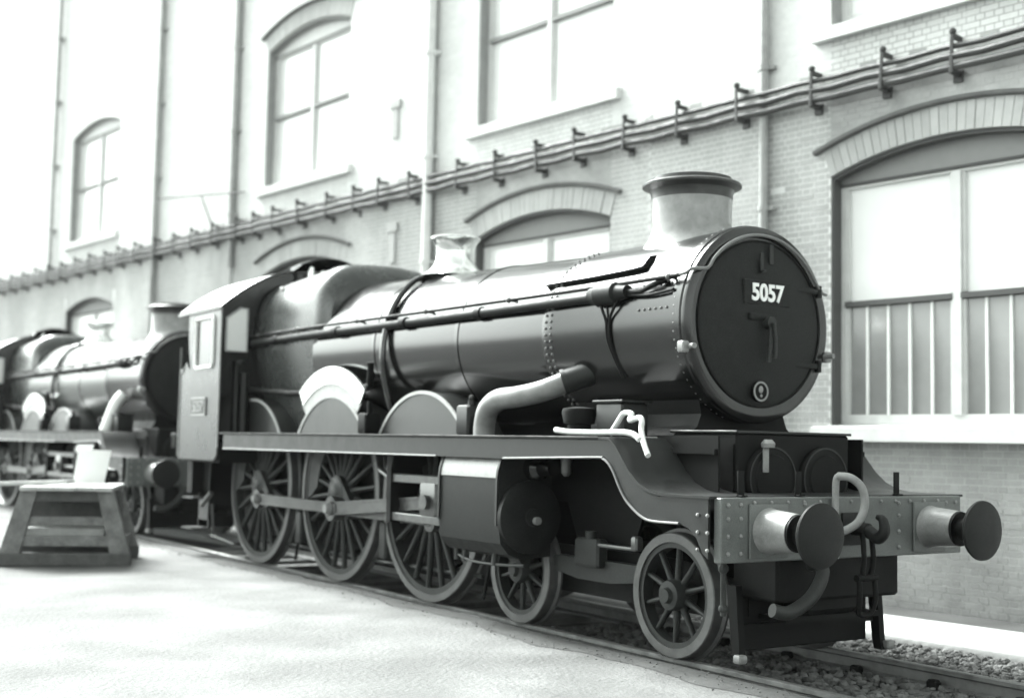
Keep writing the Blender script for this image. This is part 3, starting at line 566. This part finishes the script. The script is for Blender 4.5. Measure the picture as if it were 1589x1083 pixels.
        b = MB(); b.tube([(-9.2, s*1.15, .88), (-9.42, s*1.2, .70)], .035, 10, 1); b.tube([(-9.3, s*1.1, .72), (-9.32, s*1.05, .25)], .02, 8, 1); b.tube([(-9.3, s*1.1, .3), (-8.7, s*1.0, .22)], .016, 8, 1); b.build('water_feed_pipe', 'steel', root)
    # front plate of the cab with spectacle windows
    def roofz(y): return 3.36+.60*(1-(abs(y)/1.39)**2.1)
    pts = [(-1.345, 1.60)]+[(y, roofz(y)-.02) for y in np.linspace(-1.345, 1.345, 25)]+[(1.345, 1.60)]
    b = MB(); b.prism([(q[0], q[1]) for q in pts], -8.52, -8.50, 'X'); cf = b.build('cab_front', 'paint', root, ang=0)
    for s in (-1, 1):
        b = MB(); b.prism([(s*1.29, 2.78), (s*1.29, 3.22), (s*1.10, 3.36), (s*1.0, 3.36), (s*1.0, 2.78)], -8.498, -8.49, 'X'); wn = b.build('spectacle_window', 'glassw', cf, ang=0)
        b = MB(); q = [(-8.486, s*1.29, 2.78), (-8.486, s*1.29, 3.22), (-8.486, s*1.10, 3.36), (-8.486, s*1.0, 3.36), (-8.486, s*1.0, 2.78), (-8.486, s*1.29, 2.78)]; b.tube(q, .014, 8, 1); b.build('window_rim', 'lining', wn)
    # roof
    sec = []
    ys = np.linspace(-1.40, 1.40, 41)
    for x in (-10.10, -8.44): sec.append([(x, y, roofz(y)+.012) for y in ys]+[(x, y, roofz(y)-.012) for y in ys[::-1]])
    b = MB(); b.loft(sec); b.build('cab_roof', 'roof', root, ang=40)
    b = MB(); b.tube([(-8.435, y, roofz(y)) for y in ys], .016, 8, 1); b.build('roof_beading', 'black', root)
    for s in (-1, 1): b = MB(); b.tube([(-10.1, s*1.395, 3.365), (-8.44, s*1.395, 3.365)], .014, 8, 1); b.build('rain_strip', 'valance', root)
    # whistle shield and whistles in front of roof peak
    sec = []
    for t in np.linspace(0, 1, 9):
        y = -.42+.98*t; h = .05+.11*math.sin(math.pi*t); sec.append([(-8.46, y, roofz(y)-.02), (-8.10, y, roofz(y)+.02+h*.6), (-8.10, y, roofz(y)+.04+h*.6), (-8.46, y, roofz(y)+h)])
    b = MB(); b.loft(sec); b.build('whistle_shield', 'black', root, ang=30)
    for y, h in ((-.22, .20), (-.05, .16)):
        b = MB(); b.lathe((-8.22, y, 3.76), (0, 0, 1), [(0, .025), (.05, .025), (.06, .045), (h, .045), (h+.02, .01)], 14); b.build('whistle', 'brass', root)
    b = MB(); b.box(-10.0, -8.55, -1.3, 1.3, 1.30, 1.62); b.build('cab_floor', 'frame', root, ang=0)
    b = MB(); b.cyl((-8.9, 0, 2.7), (-8.54, 0, 2.7), .72, n=40); b.build('backhead', 'black', root)
    b = MB(); b.box(-10.05, -9.85, -1.2, 1.2, .85, 1.30); b.build('drag_beam', 'frame', root, ang=0)
    # ---- front buffer beam
    b = MB(); b.box(1.0, 1.08, -1.31, 1.27, .835, 1.285, .008); bm_ = b.build('buffer_beam', 'beam', root, ang=0)
    b = MB()
    for y in [-1.25, -1.13]+[1.08, 1.2]+[-.5, .52]:
        for z in (.90, 1.02, 1.14, 1.235): b.ball((1.083, y, z), .017, 6, 4)
    for k in range(13): b.ball((1.083, -1.0+k*.165, 1.25), .015, 6, 4)
    for z in (.92, 1.04, 1.16): b.ball((1.0, -1.366, z), .015, 6, 4); b.ball((.9, -1.366, z), .015, 6, 4)
    o = b.build('beam_rivets', 'buffer', bm_); o['kind'] = 'stuff'
    for s in (-1, 1):
        b = MB(); b.box(1.081, 1.10, s*.868-.19, s*.868+.19, .86, 1.24, .006); b.build('buffer_base', 'beam', bm_); b = MB(); b.lathe((1.10, s*.868, 1.05), (1, 0, 0), [(0, .165), (.02, .155), (.12, .148), (.24, .138), (.27, .135), (.27, .09)], 36); bu = b.build('buffer', 'buffer', bm_)
        b = MB(); b.cyl((1.36, s*.868, 1.05), (1.54, s*.868, 1.05), .085, n=24); b.lathe((1.37, s*.868, 1.05), (1, 0, 0), [(0, .13), (.02, .13), (.02, .085)], 28); b.build('buffer_shank', 'frame', bu)
        b = MB(); b.lathe((1.52, s*.868, 1.05), (1, 0, 0), [(0, .09), (.02, .12), (.035, .215), (.05, .225), (.065, .222), (.08, .18), (.09, .10), (.094, .01)], 48); b.build('buffer_head', 'head', bu)
    # draw hook and coupling
    b = MB(); b.box(1.082, 1.10, -.12, .12, .93, 1.17, .005); b.cyl((1.09, 0, 1.05), (1.24, 0, 1.05), .05)
    b.tube([(1.18, 0, 1.05), (1.26, 0, 1.03), (1.33, 0, 1.00), (1.385, 0, 1.05), (1.37, 0, 1.13), (1.32, 0, 1.15)], .04, 12, 5, [.05, .048, .048, .042, .034, .02]); b.build('draw_hook', 'head', bm_)
    b = MB(); b.tube([(1.22, -.045, 1.03), (1.24, -.05, .85), (1.22, -.04, .72), (1.22, .04, .72), (1.24, .05, .85), (1.22, .045, 1.03)], .02, 10, 4); b.cyl((1.22, -.11, .70), (1.22, .11, .70), .026); b.tube([(1.22, -.08, .70), (1.23, -.085, .55), (1.20, -.06, .44), (1.20, .06, .44), (1.23, .085, .55), (1.22, .08, .70)], .02, 10, 4); b.build('screw_coupling', 'frame', bm_)
    # vacuum brake standpipe and hose
    b = MB(); b.tube([(1.12, -.22, .84), (1.12, -.22, 1.30), (1.13, -.22, 1.42), (1.15, -.20, 1.445)], .026, 12, 4); b.build('vacuum_pipe', 'buffer', bm_)
    b = MB(); b.tube([(1.14, -.22, 1.44), (1.22, -.17, 1.43), (1.28, -.12, 1.36), (1.29, -.10, 1.24), (1.27, -.14, 1.12), (1.20, -.20, 1.05), (1.12, -.24, 1.03)], .03, 14, 5); b.build('vacuum_hose', 'primer', bm_)
    b = MB(); b.tube([(1.06, -.42, .80), (1.16, -.42, .80), (1.20, -.45, .72), (1.19, -.55, .58), (1.15, -.72, .48), (1.12, -.86, .50)], .05, 14, 5); b.build('heating_hose', 'wheel', bm_)
    for y in (-1.08, -.51, .56): 
        b = MB(); b.box(1.02, 1.034, y-.03, y+.03, 1.29, 1.47, .003); b.box(1.01, 1.07, y-.03, y+.03, 1.288, 1.302, .003); b.build('lamp_iron', 'frame', bm_)
    b = MB(); b.box(.57, .583, -.42, -.36, 1.45, 1.66, .003); b.lathe((.60, -.39, 1.64), (0, 0, 1), [(0, .05), (.03, .055), (.06, .03)], 14); b.build('lamp_iron', 'buffer', root)
    # guard irons
    for s in (-1, 1):
        b = MB(); b.prism([(.58, .62), (.68, .62), (.72, .14), (.74, .06), (.66, .06), (.64, .14)], s*.73, s*.79); b.build('guard_iron', 'frame', root, ang=0)
        b = MB(); b.box(.70, .78, s*.80-.04, s*.80+.04, .07, .13, .01); b.build('guard_foot', 'buffer', root); b = MB(); b.cyl((.9, s*1.12, .80), (.9, s*1.12, .45), .022); b.ball((.9, s*1.12, .78), .04); b.ball((.9, s*1.12, .50), .035)
        if s < 0: b.build('step_stay', 'wheel', root)
    b = MB(); b.box(.50, .97, -.66, .66, .52, .97, .02); b.box(.55, .61, -.70, .70, .13, .55, .01); b.box(.64, .90, -.30, .30, .40, .60, .04); b.box(.62, .66, -.72, .72, .28, .33); b.box(.56, .9, -.5, .5, .36, .40); b.build('front_stretcher', 'frame', root, ang=0)
    return root

L1 = build_loco(0, True)
tag(L1, 'dark express steam locomotive with smokebox number 5057 filling the picture', 'locomotive', 'steam locomotives standing on the track')
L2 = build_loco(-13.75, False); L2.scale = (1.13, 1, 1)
tag(L2, 'second steam locomotive behind the cab of engine 5057, at the left edge', 'locomotive', 'steam locomotives standing on the track')

# pale hose lying on the running plate near the smokebox
b = MB(); b.tube([(-1.0, -1.24, ZP+.05), (-.8, -1.25, ZP+.035), (-.4, -1.27, ZP+.03), (0, -1.27, ZP+.03), (.12, -1.26, 1.68)], .024, 12, 5)
b.tube([(-.42, -1.12, ZP+.02), (-.32, -1.12, ZP+.12), (-.25, -1.12, ZP+.185), (-.15, -1.12, ZP+.18), (-.16, -1.13, ZP+.13), (-.04, -1.13, ZP+.15), (.0, -1.14, ZP+.12), (.02, -1.16, ZP+.05), (.1, -1.2, 1.65), (.2, -1.24, 1.56)], .022, 12, 5)
tag(b.build('hose', 'hose'), 'pale looped hose lying on the running plate below the smokebox', 'hose')

# ================================================================== workshop building
B = empty('workshop_building', (0, WY, 0), AL)
tag(B, 'long pale brick workshop with arched windows behind the engines', 'building')
ZB = -.22; U0, U1 = -46, 9; ZT = 17.5
WIN = [-3.13, -10.18, -17.36, -28.2]; WW = 3.2
def lower_arch(u, uc, hw, zs, rise):  # segmental
    Rr = (hw*hw+rise*rise)/(2*rise); return zs+rise-Rr+math.sqrt(max(0, Rr*Rr-(u-uc)**2))
OPEN = []
for u in WIN:
    OPEN.append((u, u+WW, 1.93, 4.97, .27)); OPEN.append((u, u+WW, 6.86, 9.74, .27))
PIL = [(-6.16, -4.17), (-13.5, -11.4), (-20.65, -18.63), (-24.6, -22.55)]; PO = .06
# mortar backing wall as vertical slabs with openings left free
b = MB(); D0 = .0; D1 = .38
us = sorted(set([U0, U1]+[x for o in OPEN for x in (o[0], o[1])]))
for a, c in zip(us[:-1], us[1:]):
    ops = sorted([o for o in OPEN if o[0] <= a+1e-6 and o[1] >= c-1e-6], key=lambda o: o[2]); z = ZB
    for o in ops:
        b.box(a, c, D0, D1, z, o[2]); z = o[3]
        # spandrel above springing following the arch
        N = 14; uc = (a+c)/2
        zt = o[3]+o[4]+.02
        xs = [a+(c-a)*k/N for k in range(N+1)]
        b.prism([(x, lower_arch(x, uc, WW/2, o[3], o[4])) for x in xs]+[(c, zt), (a, zt)], D0, D1); z = zt
    b.box(a, c, D0, D1, z, ZT)
for p in PIL: b.box(p[0]+.005, p[1]-.005, -PO, .02, ZB, ZT)
wall = b.build('wall', 'mortar', B, ang=0)
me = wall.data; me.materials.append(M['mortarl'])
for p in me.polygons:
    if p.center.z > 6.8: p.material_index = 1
# procedural coursing for the far end where single bricks are too small to tell apart
# bricks
def voids(z0, z1):
    out = []; zm = (z0+z1)/2
    for o in OPEN:
        if z1 > o[2] and z0 < o[3]: out.append((o[0], o[1]))
        elif z0 >= o[3]-.08 and z0 < o[3]+o[4]+.34:  # arch + ring of voussoirs
            uc = (o[0]+o[1])/2; rise = o[4]; hw = WW/2; Rr = (hw*hw+rise*rise)/(2*rise); zc = o[3]+rise-Rr; RR = Rr+.345
            h = zm-zc
            if h < RR:
                e = math.sqrt(RR*RR-h*h); lim = hw*1.0+.345*hw/Rr+.02
                e = min(e, hw+.345*hw/Rr*max(0, min(1, (zm-o[3])/.33))+.005) if zm > o[3] else hw
                out.append((uc-e, uc+e))
    return out
def zvis(u): return 7.6+max(0, -.6-u)*.262
course = .075; BR = []
nc = int((ZT-ZB)/course)
for k in range(nc):
    z0 = ZB+k*course; z1 = z0+.066
    if z0 > 17: break
    hd = k % 2; L_ = .1125 if hd else .225
    vo = voids(z0, z1)
    segs = []
    ed = [-36, 2.2]+[x for p in PIL for x in p]; ed = sorted(ed)
    for a, c in zip(ed[:-1], ed[1:]):
        pil = any(p[0]-.01 <= a and c <= p[1]+.01 for p in PIL); parts = [(a, c)]
        for va, vb in vo:
            np_ = []
            for pa, pb in parts:
                if vb <= pa or va >= pb: np_.append((pa, pb)); continue
                if va > pa: np_.append((pa, va))
                if vb < pb: np_.append((vb, pb))
            parts = np_
        segs += [(pa, pb, pil) for pa, pb in parts]
    off = .056 if hd else 0
    for a, c, pil in segs:
        u = math.floor(a/L_)*L_+off-L_
        while u < c:
            x0 = max(u, a); x1 = min(u+L_-.009, c)
            if x1-x0 > .03 and z0 < zvis(x1): BR.append((x0, x1, z0, z1, pil))
            u += L_
BR = np.array([(a, c, d, e, 1.0 if p else 0.0) for a, c, d, e, p in BR])
# nearest three hundred visible bricks become single parts: plain wall below and beside the large right window
uc = (BR[:, 0]+BR[:, 1])/2; zc_ = (BR[:, 2]+BR[:, 3])/2; full = (BR[:, 1]-BR[:, 0] > .2)
score = np.where(full & (uc > -4.15) & (uc < .1) & (zc_ > .75) & (zc_ < 5.6), np.hypot(uc-(-1.6), (zc_-1.9)*1.2), 99)
idx = np.argsort(score)[:300]; single = np.zeros(len(BR), bool); single[idx] = True
def brick_mesh_arrays(rows):
    n = len(rows); v = np.zeros((n, 8, 3)); pr = .0022+RNG.uniform(-.0008, .0012, n)
    yf = -pr-rows[:, 4]*PO; yb = np.where(rows[:, 4] > 0, -PO+.004, .004); i = .0015
    for k, (xi, zi) in enumerate(((0, 2), (1, 2), (1, 3), (0, 3))):
        v[:, k, 0] = rows[:, xi]; v[:, k, 1] = yb; v[:, k, 2] = rows[:, zi]
        v[:, 4+k, 0] = rows[:, xi]+(i if xi == 0 else -i); v[:, 4+k, 1] = yf; v[:, 4+k, 2] = rows[:, zi]+(i if zi == 2 else -i)
    f0 = np.array([(4, 5, 6, 7), (0, 1, 5, 4), (1, 2, 6, 5), (2, 3, 7, 6), (3, 0, 4, 7)]); f = (f0[None]+np.arange(n)[:, None, None]*8).reshape(-1, 4)
    return v.reshape(-1, 3), f
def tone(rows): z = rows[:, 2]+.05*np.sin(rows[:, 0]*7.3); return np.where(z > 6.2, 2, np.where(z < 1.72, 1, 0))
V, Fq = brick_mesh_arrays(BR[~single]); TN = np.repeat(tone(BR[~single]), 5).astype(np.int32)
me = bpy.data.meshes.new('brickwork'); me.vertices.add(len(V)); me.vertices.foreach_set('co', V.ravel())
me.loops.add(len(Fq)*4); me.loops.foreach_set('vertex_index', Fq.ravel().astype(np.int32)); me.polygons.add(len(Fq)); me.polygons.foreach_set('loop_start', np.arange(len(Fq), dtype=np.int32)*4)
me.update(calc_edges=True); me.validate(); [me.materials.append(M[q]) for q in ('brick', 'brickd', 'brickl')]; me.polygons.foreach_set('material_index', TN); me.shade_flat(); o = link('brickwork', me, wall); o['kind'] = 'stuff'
b = MB(); r0 = np.array([[-.108, .108, -.033, .033, 0.]]); v, f = brick_mesh_arrays(r0); b.v = [tuple(x) for x in v]; b.f = [tuple(x) for x in f]
bmesh_ = bpy.data.meshes.new('brick'); bmesh_.from_pydata(b.v, [], b.f); bmesh_.materials.append(M['brick'])
bm1 = bmesh_.copy(); bm1.name = 'brick'; bm1.materials.clear(); bm1.materials.append(M['brickd'])
for a, c, d, e, p in BR[single]:
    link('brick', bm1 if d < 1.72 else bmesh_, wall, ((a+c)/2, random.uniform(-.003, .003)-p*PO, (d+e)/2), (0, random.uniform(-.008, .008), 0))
# arches, hood moulds, windows
def window(u, lower, detail):
    zs0, zs1, rise = (1.93, 4.97, .27) if lower else (6.86, 9.74, .27)
    hw = WW/2; uc = u+hw; Rr = (hw*hw+rise*rise)/(2*rise); zc = zs1+rise-Rr; a_ = math.asin(hw/Rr)
    if detail:
        n = 30; da = 2*a_/n; b = MB()
        r0, r1 = Rr+.003, Rr+.337; g_ = .004/Rr
        def P(r, a): return (r*math.sin(a), zc+r*math.cos(a))
        b.prism([P(r0, -da/2+g_), P(r1, -da/2+g_), P(r1, da/2-g_), P(r0, da/2-g_)], -.012, .05); b.v = [(x, y, z-zc) for x, y, z in b.v]
        vm = b.mesh('voussoir', 'voussoir', 0)
        for k in range(n): link('voussoir', vm, wall, (uc, random.uniform(-.004, .004), zc), (0, -a_+da*(k+.5), 0))
        # hood mould: projecting drip course above the arch ring
        b = MB(); aa = a_*1.06; sec = []
        for k in range(33):
            a = -aa+2*aa*k/32; sec.append([(uc+r*math.sin(a), y, zc+r*math.cos(a)) for r, y in ((Rr+.345, .01), (Rr+.35, -.06), (Rr+.365, -.07), (Rr+.40, -.07), (Rr+.415, .01))])
        b.loft(sec); b.build('hood_mould', 'hood', B, ang=30)
    # ---- joinery
    fy = .17; wn = empty('window'); wn.parent = B
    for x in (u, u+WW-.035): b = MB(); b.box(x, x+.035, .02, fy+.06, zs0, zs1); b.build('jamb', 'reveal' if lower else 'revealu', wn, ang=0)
    # sill
    b = MB(); b.prism([(-.11, zs0-.19), (-.11, zs0-.03), (fy+.04, zs0+.02), (fy+.04, zs0-.19)], u-.22, u+WW+.18, 'X'); b.build('sill', 'sill', wn, ang=0)
    hz = zs1-.09; tz = 3.40 if lower else 8.32; mid = uc
    fw = .07
    for x in (u+.036, u+WW-.036-fw): b = MB(); b.box(x, x+fw, fy, fy+.09, zs0+.13, hz-.06); b.build('frame_stile', 'wframe', wn, ang=0)
    for z0, z1 in ((zs0+.02, zs0+.13), (hz-.06, hz)): b = MB(); b.box(u+.036, u+WW-.036, fy-.002, fy+.092, z0, z1); b.build('frame_rail', 'wframe', wn, ang=0)
    b = MB(); b.box(mid-.055, mid+.055, fy-.02, fy+.1, zs0+.12, hz-.05); b.build('mullion', 'wframe', wn, ang=0)
    for a, c in ((u+.1, mid-.05), (mid+.05, u+WW-.1)):
        b = MB(); b.box(a, c, fy-.025, fy+.08, tz-.032, tz+.032); b.build('transom', 'reveal' if lower else 'revealu', wn, ang=0)
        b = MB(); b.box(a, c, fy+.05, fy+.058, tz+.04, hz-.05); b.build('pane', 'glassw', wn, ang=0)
        if lower:
            nb = 5; 
            for k in range(nb):
                x0 = a+(c-a)*k/nb; x1 = a+(c-a)*(k+1)/nb
                b = MB(); b.box(x0+.012, x1-.012, fy+.05, fy+.058, zs0+.12, tz-.04); b.build('pane', 'glass', wn, ang=0)
                if k: b = MB(); b.box(x0-.0145, x0+.0145, fy+.02, fy+.085, zs0+.12, tz-.04); b.build('glazing_bar', 'white', wn, ang=0)
        else:
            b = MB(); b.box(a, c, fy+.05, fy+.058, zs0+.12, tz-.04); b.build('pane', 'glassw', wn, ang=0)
        for q in ((a, a+.045, zs0+.13, tz-.045), (c-.045, c, zs0+.13, tz-.045), (a, a+.045, tz+.045, hz-.06), (c-.045, c, tz+.045, hz-.06)): b = MB(); b.box(q[0], q[1], fy+.01, fy+.07, q[2], q[3]); b.build('sash_stile', 'wframe', wn, ang=0)
    # board under the arch
    N = 16; xs = [u+.036+(WW-.072)*k/N for k in range(N+1)]
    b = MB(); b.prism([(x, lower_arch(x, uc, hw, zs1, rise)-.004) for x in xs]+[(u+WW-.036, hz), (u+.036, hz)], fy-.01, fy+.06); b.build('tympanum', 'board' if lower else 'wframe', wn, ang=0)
    b = MB(); b.prism([(x, lower_arch(x, uc, hw, zs1, rise)-.003) for x in xs]+[(x, lower_arch(x, uc, hw, zs1, rise)-.045) for x in xs[::-1]], .03, fy-.012); b.build('soffit_shade', 'reveal' if lower else 'revealu', wn, ang=0)  # dark strip standing in for the shadow under the arch soffit
    b = MB(); b.tube([(x, fy-.012, hz-.012) for x in (xs[0], xs[-1])], .022, 6, 1); b.build('tympanum_rail', 'reveal' if lower else 'revealu', wn, ang=0)
    b = MB(); b.box(u-.1, u+WW+.1, D1+.02, D1+.04, zs0-.1, zs1+.4); b.build('blind', 'board', wn, ang=0)
for i, u in enumerate(WIN):
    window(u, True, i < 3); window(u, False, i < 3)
# downpipes
def downpipe(u, m_, r, z0, z1, y):
    b = MB(); b.cyl((u, y, z0), (u, y, z1), r, n=18); o = b.build('downpipe', m_, B)
    z = z0+1.1
    while z < z1: 
        b = MB(); b.lathe((u, y, z), (0, 0, 1), [(0, r), (0, r*1.25), (.07, r*1.3), (.07, r)], 18, caps=False); b.box(u-.14, u+.14, y+r*.4, y+r+.06, z+.01, z+.06); b.build('pipe_collar', m_, o); z += 1.83
downpipe(-4.10, 'pipeg', .055, -.1, ZT-.5, -.09)
downpipe(-11.36, 'pipew', .085, -.1, ZT-.5, -.13)
downpipe(-18.58, 'pipeg', .06, 5.3, ZT-.5, -.10)
downpipe(-22.5, 'pipeg', .05, 3.0, ZT-.5, -.10)
downpipe(-29.3, 'pipeg', .06, 6.2, ZT-.5, -.10)
# conduits on brackets along the wall
for z, y, r in ((5.93, -.16, .046), (6.05, -.17, .044), (6.165, -.16, .034)):
    b = MB(); pts = [(u, y+.008*math.sin(u*1.9+z), z+.012*math.sin(u*6.1+z*9)) for u in np.arange(-45, 6, .5)]; b.tube(pts, r, 8, 1); b.build('conduit', 'iron', B)
b = MB()
b.box(-.022, .022, -.215, -.19, -.20, .24, .006); b.box(-.03, .03, -.20, .0, -.20, -.15, .006); b.box(-.03, .03, -.20, .0, .20, .25, .006)
b.lathe((0, -.19, .24), (0, 0, 1), [(0, .025), (.02, .04), (.05, .042), (.07, .02)], 12); b.box(-.06, .06, -.03, .0, -.27, -.13, .006)
bkm = b.mesh('bracket', 'iron', 30)
us = [-1.38, -2.32, -3.32, -4.44, -5.46, -6.51, -7.53, -8.43, -9.45, -10.48, -11.71, -12.74, -13.65, -14.55, -15.62, -16.59, -17.47, -18.2]+[-19.2-k*1.0 for k in range(15)]+[-.4, .6]
for u in us: 
    pil = any(p[0] < u < p[1] for p in PIL)
    link('bracket', bkm, B, (u+random.uniform(-.05, .05), -PO if pil else 0, 6.05+random.uniform(-.03, .02)), (0, random.uniform(-.1, .1), random.uniform(-.12, .12)))
# sign bracket rod, vents on the pilaster
b = MB(); b.tube([(-20.9, -.75, 7.0), (-18.0, -.1, 6.85)], .018, 8, 1); b.tube([(-19.4, -.42, 6.93), (-19.4, -.1, 6.2)], .016, 8, 1); b.build('stay_rod', 'iron', B)
for z in (5.35, 7.6):
    b = MB(); b.box(-12.62, -12.30, -PO-.05, -PO, z, z+.16, .01); b.box(-12.54, -12.38, -PO-.035, -PO, z-.55, z, .005); b.build('vent', 'pipeg', B, ang=0)

# ================================================================== timber trestle on the yard
T = empty('timber_trestle', (-8.90, -3.14, -.008), math.atan2(.56, 1.41)*-1)
tag(T, 'weathered timber trestle with boards on top, on the paving at left', 'trestle')
# local: x = away (negative is behind), y = across
b = MB(); b.box(-.09, .09, -.80, .80, 0, .16, .012); b.build('sill_beam', 'timberd', T, ang=0)
b = MB(); b.box(-1.29, -1.11, -.80, .80, 0, .16, .012); b.build('sill_beam', 'timberd', T, ang=0)
for x in (0, -1.2):
    for s in (-1, 1):
        b = MB(); w0 = .12; b.prism([(s*.78, .16), (s*(.78-2*w0), .16), (s*(.53-1.4*w0), .93), (s*.56, .93)], x-.07, x+.07, 'X'); b.build('leg', 'timber', T, ang=0)
    for z, h, m_ in ((.24, .13, 'timber'), (.50, .11, 'timber'), (.80, .13, 'timberd')):
        hw = .74-.30*z
        b = MB(); b.box(x-.035, x+.035, -hw, hw, z, z+h, .008); b.build('cross_rail', m_, T, ang=0)
for s in (-1, 1):
    b = MB(); b.box(-1.2, 0, s*.66-.04, s*.66+.04, .20, .34, .008); b.build('side_rail', 'timber', T, ang=0)
for k in range(5):
    y = -.56+k*.225; b = MB(); b.box(-1.45+random.uniform(-.1, .1), .16+random.uniform(-.05, .05), y, y+.215, .932+random.uniform(0, .006), .985, .008); b.build('plank', 'timberp', T, ang=0)
b = MB(); b.box(-.62, -.56, -.62, .62, .16, .92, .008); b.build('added_dark_panel', 'timberd', T, ang=0)  # added panel that keeps the inside of the trestle dark
b = MB(); b.box(-1.0, -.1, -.5, .45, .36, .46, .01); b.build('shelf_board', 'timberp', T, ang=0)
# pale planks leaning over the trestle at the very left
b = MB(); b.box(-1.4, .9, -.13, .13, 0, .05, .008); o = b.build('loose_plank', 'timberp', None, 0, (-9.7, -3.75, .96), (0, rad(-3), .9)); tag(o, 'loose pale plank lying across the trestle top at the left edge', 'plank')

b = MB(); b.prism([(-.21, 0), (.19, 0), (.27, .44), (-.15, .46)], -.012, .012, 'X'); b.prism([(-.20, .01), (-.17, .01), (-.11, .45), (-.14, .45)], -.03, -.012, 'X')
o = b.build('white_board', 'white', None, 0, (-9.85, -2.62, .985), (0, rad(-6), -.2)); tag(o, 'tilted white board standing on the back of the timber trestle', 'board')
# cinders and grit trodden onto the paving beside the rail
me = bpy.data.meshes.new('grit'); b = stones(800, -13, 6, -1.42, -.97, .002, .004, .010, 11); me.from_pydata(b.v, [], b.f); me.materials.append(M['ballast'])
struct(link('grit', me), 'dark cinders and grit scattered along the paving edge', 'grit', 'stuff')

# thin bright summer haze over the yard
b = MB(); b.box(-60, 30, -40, 30, -1.3, 18.5); hz = b.build('haze', 'white', None, 0); hz.data.materials.clear()
hm = bpy.data.materials.new('haze_air'); hm.use_nodes = True; t = hm.node_tree; t.nodes.remove(t.nodes['Principled BSDF'])
pv = t.nodes.new('ShaderNodeVolumePrincipled'); pv.inputs['Density'].default_value = .0002; pv.inputs['Color'].default_value = (.96, .97, .96, 1)
t.links.new(pv.outputs[0], t.nodes['Material Output'].inputs['Volume']); hz.data.materials.append(hm); struct(hz, 'thin pale haze in the air over the yard', 'haze', 'stuff')
